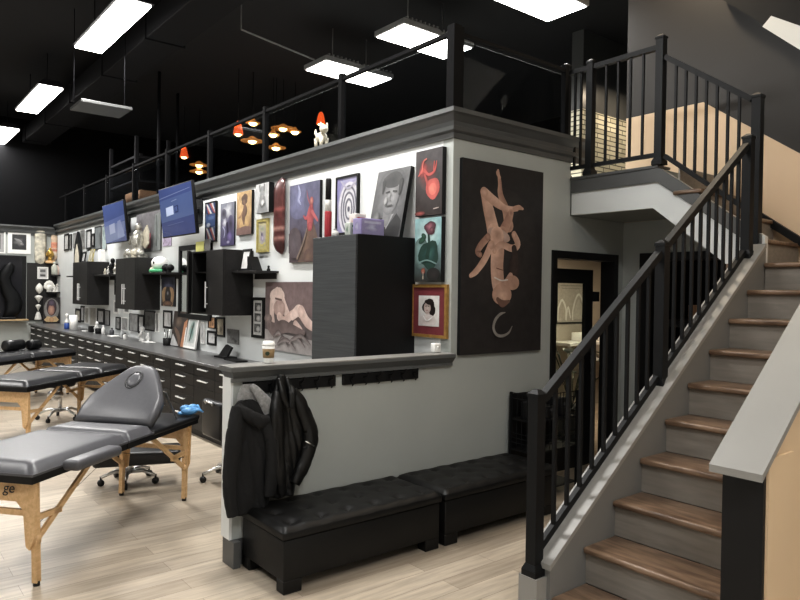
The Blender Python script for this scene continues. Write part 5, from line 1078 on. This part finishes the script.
# worktop
WT = .901
bc = thing('brush_cup', 'black cup of brushes standing on the worktop', 'cup', (3.62, 9.98, WT))
MB().lathe([(.055, 0), (.06, .01), (.06, .11), (.052, .11), (.05, .03)], (3.62, 9.98, WT), 16).build('cup', M['black'], bc)
for k in range(6): t = k*1.1; MB().tube([(3.62+.02*math.cos(t), 9.98+.02*math.sin(t), WT+.03), (3.62+.045*math.cos(t), 9.98+.045*math.sin(t), WT+.20+.02*(k % 3))], .006, 6).build('brush', M['chrome' if k % 2 else 'iron'], bc)
ws = MB().prism([(3.50, 7.74, WT), (3.66, 7.70, WT), (3.66, 7.98, WT), (3.50, 8.02, WT)], (0, 0, .02)); ws.prism([(3.55, 7.76, WT+.02), (3.60, 7.74, WT+.13), (3.60, 7.90, WT+.16), (3.55, 8.0, WT+.02)], (.03, 0, 0)); tag(ws.build('tablet_stand', M['black']), 'black wedge shaped stand on the worktop under the grey print', 'stand')
tag(MB().box((3.45, 7.28, WT), (3.60, 7.62, WT+.015), .005, 1).build('keyboard', M['black']), 'thin black keyboard lying on the worktop near the half wall', 'keyboard')
sb = thing('spray_bottle', 'white spray bottle with blue label on the far worktop', 'bottle', (3.34, 14.85, WT))
MB().lathe([(.045, 0), (.048, .01), (.048, .12)], (3.34, 14.85, WT), 14).build('label_band', M['bluecap'], sb); MB().lathe([(.046, .12), (.045, .15), (.02, .20), (.018, .24), (.03, .25), (.028, .30), (.008, .31)], (3.34, 14.85, WT), 14).build('bottle_top', M['white'], sb)
tag(MB().lathe([(.02, 0), (.075, 0), (.075, .30), (.02, .30)], (3.34, 14.3, WT), 20).build('paper_towel_roll', M['paper']), 'white paper towel roll standing on the far worktop', 'paper roll')
for k, (x, y, w_, l) in enumerate(((3.50, 12.25, .22, 'loose white papers on the worktop left of the figurine'), (3.48, 13.9, .16, 'white papers beside the paper towel roll'), (3.56, 10.62, .20, 'white sheets on the worktop beside the brush cup'))):
    q = MB()
    for j in range(3): q.box((x-.07, y-w_/2+.01*j, WT+.002+.004*j), (x+.08, y+w_/2+.012*j, WT+.005+.004*j), mtx=None)
    tag(q.build('paper_stack', M['paper']), l, 'paper', 'white papers on the worktop')
figurine(3.58, 10.98, WT, .24, 'white figurine on the worktop below the dark arch picture', 'white', seed=31); figurine(3.60, 10.78, WT, .15, 'small white figurine beside the larger one on the worktop', 'white', seed=32)
for k, (x, y, h, r, c_, l) in enumerate(((3.50, 12.85, .17, .035, (.75, .75, .74), 'slim white bottle on the worktop, right of the dark bowl'), (3.58, 12.62, .13, .04, (.10, .10, .11), 'short black bottle on the worktop between the closed cabinets'), (3.50, 11.75, .15, .03, (.6, .62, .62), 'grey bottle on the worktop under the middle cabinet'), (3.46, 11.45, .11, .035, (.8, .8, .78), 'squat white bottle on the worktop under the middle cabinet'), (3.55, 15.3, .20, .04, (.7, .7, .68), 'tall pale bottle left of the spray bottle'))): bottle(x, y, WT, h, r, l, c_, (.05, .05, .05) if k % 2 else (.8, .8, .8), 'small bottles on the worktop')
figurine(3.50, 13.3, WT, .22, 'white figurine on the worktop under the far closed cabinet', 'white', seed=33)
tag(MB().box((3.46, 13.58, WT), (3.58, 13.72, WT+.11), .008, 2).build('black_box', M['black']), 'small black box on the worktop under the far closed cabinet', 'box')
tag(MB().lathe([(.05, 0), (.055, .01), (.06, .09), (.04, .10)], (3.48, 13.10, WT), 14).build('dark_bowl', M['iron']), 'dark bowl on the worktop right of the white figurine', 'bowl')
# coffee cup and a small white sensor on the ledge
LZ = 1.2665
cc = thing('coffee_cup', 'white paper coffee cup with brown sleeve on the ledge', 'cup', (2.135, 4.02, LZ)); cx_ = (2.135, 4.02, LZ)
MB().lathe([(.030, 0), (.031, .004), (.042, .118), (.040, .118)], cx_, 24).build('paper_cup', M['white'], cc); MB().lathe([(.0352, .035), (.0365, .035), (.0405, .095), (.0392, .095)], cx_, 24).build('sleeve', M['kraft'], cc)
MB().lathe([(.044, .115), (.0445, .124), (.039, .130), (.036, .144), (.030, .145)], cx_, 24).build('lid', M['white'], cc)
mk = MB(); th0 = -2.25; n_ = 14
mk.add([(cx_[0]+.0405*math.cos(th0), cx_[1]+.0405*math.sin(th0), LZ+.065)]+[(cx_[0]+(.0402+.0006)*math.cos(th0+.36*math.cos(2*PI*k/n_)), cx_[1]+(.0402+.0006)*math.sin(th0+.36*math.cos(2*PI*k/n_)), LZ+.065+.014*math.sin(2*PI*k/n_)) for k in range(n_)], [(0, 1+k, 1+(k+1) % n_) for k in range(n_)]); mk.build('round_mark', M['leaf'], cc)
tag(MB().box((3.60, 4.005, LZ), (3.67, 4.06, LZ+.075), .01, 3).tube([(3.635, 4.005, LZ+.04), (3.635, 4.0, LZ+.04)], .014, 12).build('sensor_box', M['white']), 'small white box on the ledge under the red framed portrait', 'box')

# ------------------------------------------------------------------ ornament on the parapet
dg_ = thing('dog_figurine', 'small pale shaggy dog figurine on the parapet below the orange lamps', 'figurine', (3.68, 5.86, 3.21))
MB().ball((3.69, 5.88, 3.31), (.055, .075, .055), 14, 9).ball((3.67, 5.80, 3.38), (.045, .045, .045), 12, 8).ball((3.65, 5.755, 3.37), (.022, .03, .02), 8, 6).ball((3.70, 5.79, 3.42), (.012, .014, .028), 8, 6).ball((3.64, 5.81, 3.42), (.012, .014, .028), 8, 6).build('body', M['bone'], dg_)
for sx, sy in ((-.03, -.05), (.03, -.05), (-.03, .05), (.03, .05)): MB().tube([(3.69+sx, 5.88+sy, 3.30), (3.69+sx, 5.88+sy, 3.212)], [.022, .016], 8).build('leg', M['bone'], dg_)
MB().tube([(3.69, 5.95, 3.33), (3.69, 5.99, 3.37), (3.69, 5.99, 3.41)], [.018, .016, .008], 8).build('tail', M['bone'], dg_)

# ------------------------------------------------------------------ lamps
def area(x, y, z, sx, sy, p, c=(1, .985, .96), rot=None):
    l = bpy.data.lights.new('area_lamp', 'AREA'); l.shape = 'RECTANGLE'; l.size = sx; l.size_y = sy; l.energy = p; l.color = c
    o = bpy.data.objects.new('area_lamp', l); COL.objects.link(o); o.location = (x, y, z)
    if rot: o.rotation_euler = rot
    return o
def linear(y, label, p=165., x=2.46, seen=True):
    c = thing('linear_ceiling_light', label, 'ceiling light', (x, y, 4.93), 'long bright ceiling lights over the studio')
    h = MB(); h.prism([(x-.20, y-1.02, 5.0), (x+.20, y-1.02, 5.0), (x+.12, y-1.02, 5.09), (x-.12, y-1.02, 5.09)], (0, 2.04, 0)); h.tube([(x, y-.7, 5.09), (x, y-.7, TOP)], .008, 6).tube([(x, y+.7, 5.09), (x, y+.7, TOP)], .008, 6); h.build('housing', M['duct'], c)
    MB().box((x-.175, y-1.0, 4.965), (x+.175, y+1.0, 4.999), .012, 2).build('diffuser', M['led'], c)
    area(x, y, 4.95, .34, 2.0, p)
for y, l in ((8.87, 'long bright ceiling light nearest in view'), (13.1, 'long bright ceiling light second down the studio'), (16.85, 'long bright ceiling light farthest, at the picture edge'), (4.65, 'long ceiling light above the massage table side'), (.4, 'long ceiling light above the camera side')): linear(y, l, {4.65: 125., .4: 9., 16.85: 110.}.get(y, 165.))
for y in (1.5, 6., 10.5): linear(y, f'long ceiling light of the outer row, {["first", "second", "third"][[1.5, 6., 10.5].index(y)]} from the stairs end', {1.5: 18., 6.: 130., 10.5: 150.}[y], -1.6)
linear(-1.4, 'unseen long ceiling light added behind the camera to light the grey wall', 190., .4)  # added lamp out of view, set far back to even the wall's light
def square(x, y, z, label, p, sx=.56):
    c = thing('panel_light', label, 'ceiling light', (x, y, z), 'square panel lights above the upper floor')
    h = MB().box((x-sx/2-.025, y-.30, z), (x+sx/2+.025, y+.30, z+.07), .006, 1)
    for k in range(8): h.box((x-sx/2+.03+k*sx/8, y-.30, z+.07), (x-sx/2+.05+k*sx/8, y+.30, z+.10))
    h.tube([(x, y, z+.1), (x, y, TOP)], .008, 6); h.build('housing', M['grey'], c)
    MB().box((x-sx/2, y-.275, z-.012), (x+sx/2, y+.275, z-.0005), .004, 1).build('diffuser', M['led'], c)
    area(x, y, z-.02, sx, .5, p)
square(5.45, 6.67, 5.0, 'square panel light, left of the pair over the corner', 26); square(6.07, 6.70, 5.0, 'square panel light, right of the pair over the corner', 26)
square(5.44, 8.39, 5.0, 'square panel light, left of the pair farther back', 22); square(6.07, 8.42, 5.0, 'square panel light, right of the pair farther back', 22)
square(5.9, 4.93, 5.0, 'large panel light over the upper landing at the top edge', 40, 1.0)
def pendant(x, y, z, kind, label, r=.14):
    c = thing('pendant_lamp', label, 'pendant lamp', (x, y, z), 'glowing pendant lamps over the upper floor')
    MB().tube([(x, y, z+.10), (x, y, TOP)], .006, 5).build('cord', M['iron'], c)
    if kind == 'bell': MB().lathe([(.09, 0), (.08, .05), (.065, .13), (.045, .20), (.02, .23)], (x, y, z), 16).build('lamp_shade', M['redglass'], c); MB().ball((x, y, z-.0), (.06, .06, .035), 10, 6).build('bulb', M['bulb'], c)
    else: MB().lathe([(r, .0), (r*1.0, .01), (r*.5, .035), (r*.24, .075), (.02, .09)], (x, y, z), 20).build('lamp_shade', M['amber'], c); MB().ball((x, y, z), (.075, .075, .05), 10, 6).build('bulb', M['bulb'], c)
P11 = [((5.20, 4.46), 'bell', 'red orange bell pendant at the left of the cluster', .14), ((6.89, 4.92), 'bell', 'red orange bell pendant above the dog figurine', .14), ((5.48, 4.70), 'dish', 'small amber dish pendant at the top left of the cluster', .15), ((6.08, 4.70), 'dish', 'widest amber dish pendant in the cluster', .26), ((5.88, 4.56), 'dish', 'amber dish pendant just below the widest one', .14), ((6.33, 4.68), 'dish', 'amber dish pendant at the right of the cluster', .14), ((5.47, 4.38), 'dish', 'wide amber dish pendant at the lower left of the cluster', .24), ((5.94, 4.33), 'dish', 'lowest amber dish pendant in the cluster', .21)]
for (x, z), k, l, r in P11: pendant(x, 11., z, k, l, r*.85)
def at14(px): k = 14/11; return px[0]*k, 1.75+(px[1]-1.75)*k
for px, k, l in (((4.24, 3.93), 'bell', 'red bell pendant farthest left above the television'), ((4.50, 3.83), 'dish', 'amber dish pendant beside the far red bell, upper'), ((4.50, 3.72), 'dish', 'amber dish pendant beside the far red bell, lower')):
    x, z = at14(px); pendant(x, 14., z, k, l, .2)
# stair and back room lamps
def downlight(x, y, z, p, label, c=(1, .82, .60), r=.12):
    f = thing('downlight', label, 'ceiling light', (x, y, z)); MB().lathe([(r, 0), (r, .10), (r*.6, .14)], (x, y, z), 20).build('housing', M['iron'], f); MB().lathe([(r*.8, -.006), (r*.8, 0)], (x, y, z), 20).build('diffuser', M['led'], f)
    if z+.14 < TOP-.02: MB().tube([(x, y, z+.14), (x, y, TOP if z > 2.5 else 2.5)], .01, 6).build('stem', M['iron'], f)
    area(x, y, z-.02, .2, .2, p, c)
downlight(5.55, 3.35, 5.35, 38, 'warm ceiling spot above the upper landing'); downlight(4.6, .55, 4.9, 26, 'warm ceiling spot above the stair half wall')
downlight(7.9, 5.3, 2.34, 34, 'warm downlight in the back room ceiling'); downlight(8.9, 5.4, 4.9, 16, 'ceiling spot washing the pale stone wall')
area(6.75, 3.2, 2.4, .3, .3, 1.2, (1, .8, .6))

# ducts, hung panel, conduits
dk = MB().box((2.95, 4.0, 5.02), (3.45, 17.4, 5.34), .01, 1)
for y in range(5, 18, 2): dk.box((2.93, y, 5.0), (3.47, y+.04, 5.36))
tag(dk.build('air_duct', M['duct']), 'long dark rectangular air duct under the black ceiling', 'duct')
hp = thing('hanging_panel', 'flat grey panel hung from the ceiling by thin rods', 'panel', (2.64, 9.9, 4.2)); MB().box((2.31, 9.6, 4.2), (2.97, 10.2, 4.24), .004, 1).build('panel', M['trim'], hp)
for x, y in ((2.88, 9.66), (2.35, 10.16)): MB().tube([(x, y, 4.24), (x, y, TOP)], .006, 6).build('rod', M['duct'], hp)
for k, (x, y, l) in enumerate(((4.2, 12.1, 'thin grey vertical conduit left of the nearer television'), (4.95, 13.2, 'thin grey vertical conduit above the far television'))):
    tag(MB().tube([(x, y, MZ), (x, y, TOP)], .03, 8).build('conduit', M['duct']), l, 'conduit')
cp = MB().bar((3.83, 8.05, 5.075), (5.14, 8.40, 5.075), .018, .018).bar((3.83, 8.05, 5.075), (3.83, 8.05, TOP), .012, .012); tag(cp.build('conduit', M['grey']), 'slim conduit running up to the panel lights', 'conduit')
sr = thing('shelf_rack', 'dark metal shelving on the upper floor behind the televisions', 'rack', (4.4, 13.5, MZ)); m = MB()
for x in (4.1, 4.7):
    for y in (13.0, 14.6): MB().box((x-.03, y-.03, MZ), (x+.03, y+.03, 4.6)).build('upright', M['duct'], sr)
for z in (3.3, 3.75, 4.2): MB().box((4.08, 12.98, z), (4.72, 14.62, z+.04)).build('shelf', M['duct'], sr)
tag(MB().box((4.2, 13.1, 3.34), (4.6, 14.0, 3.62), .01, 1).build('storage_box', M['cardboard']), 'brown box on the upper floor shelving', 'box')

w = bpy.data.worlds.new('world'); bpy.context.scene.world = w; w.use_nodes = True
w.node_tree.nodes['Background'].inputs[0].default_value = (.5, .52, .55, 1); w.node_tree.nodes['Background'].inputs[1].default_value = .03
vs_ = bpy.context.scene.view_settings; vs_.view_transform = 'Standard'; vs_.look = 'None'; vs_.exposure = .12; vs_.gamma = .88
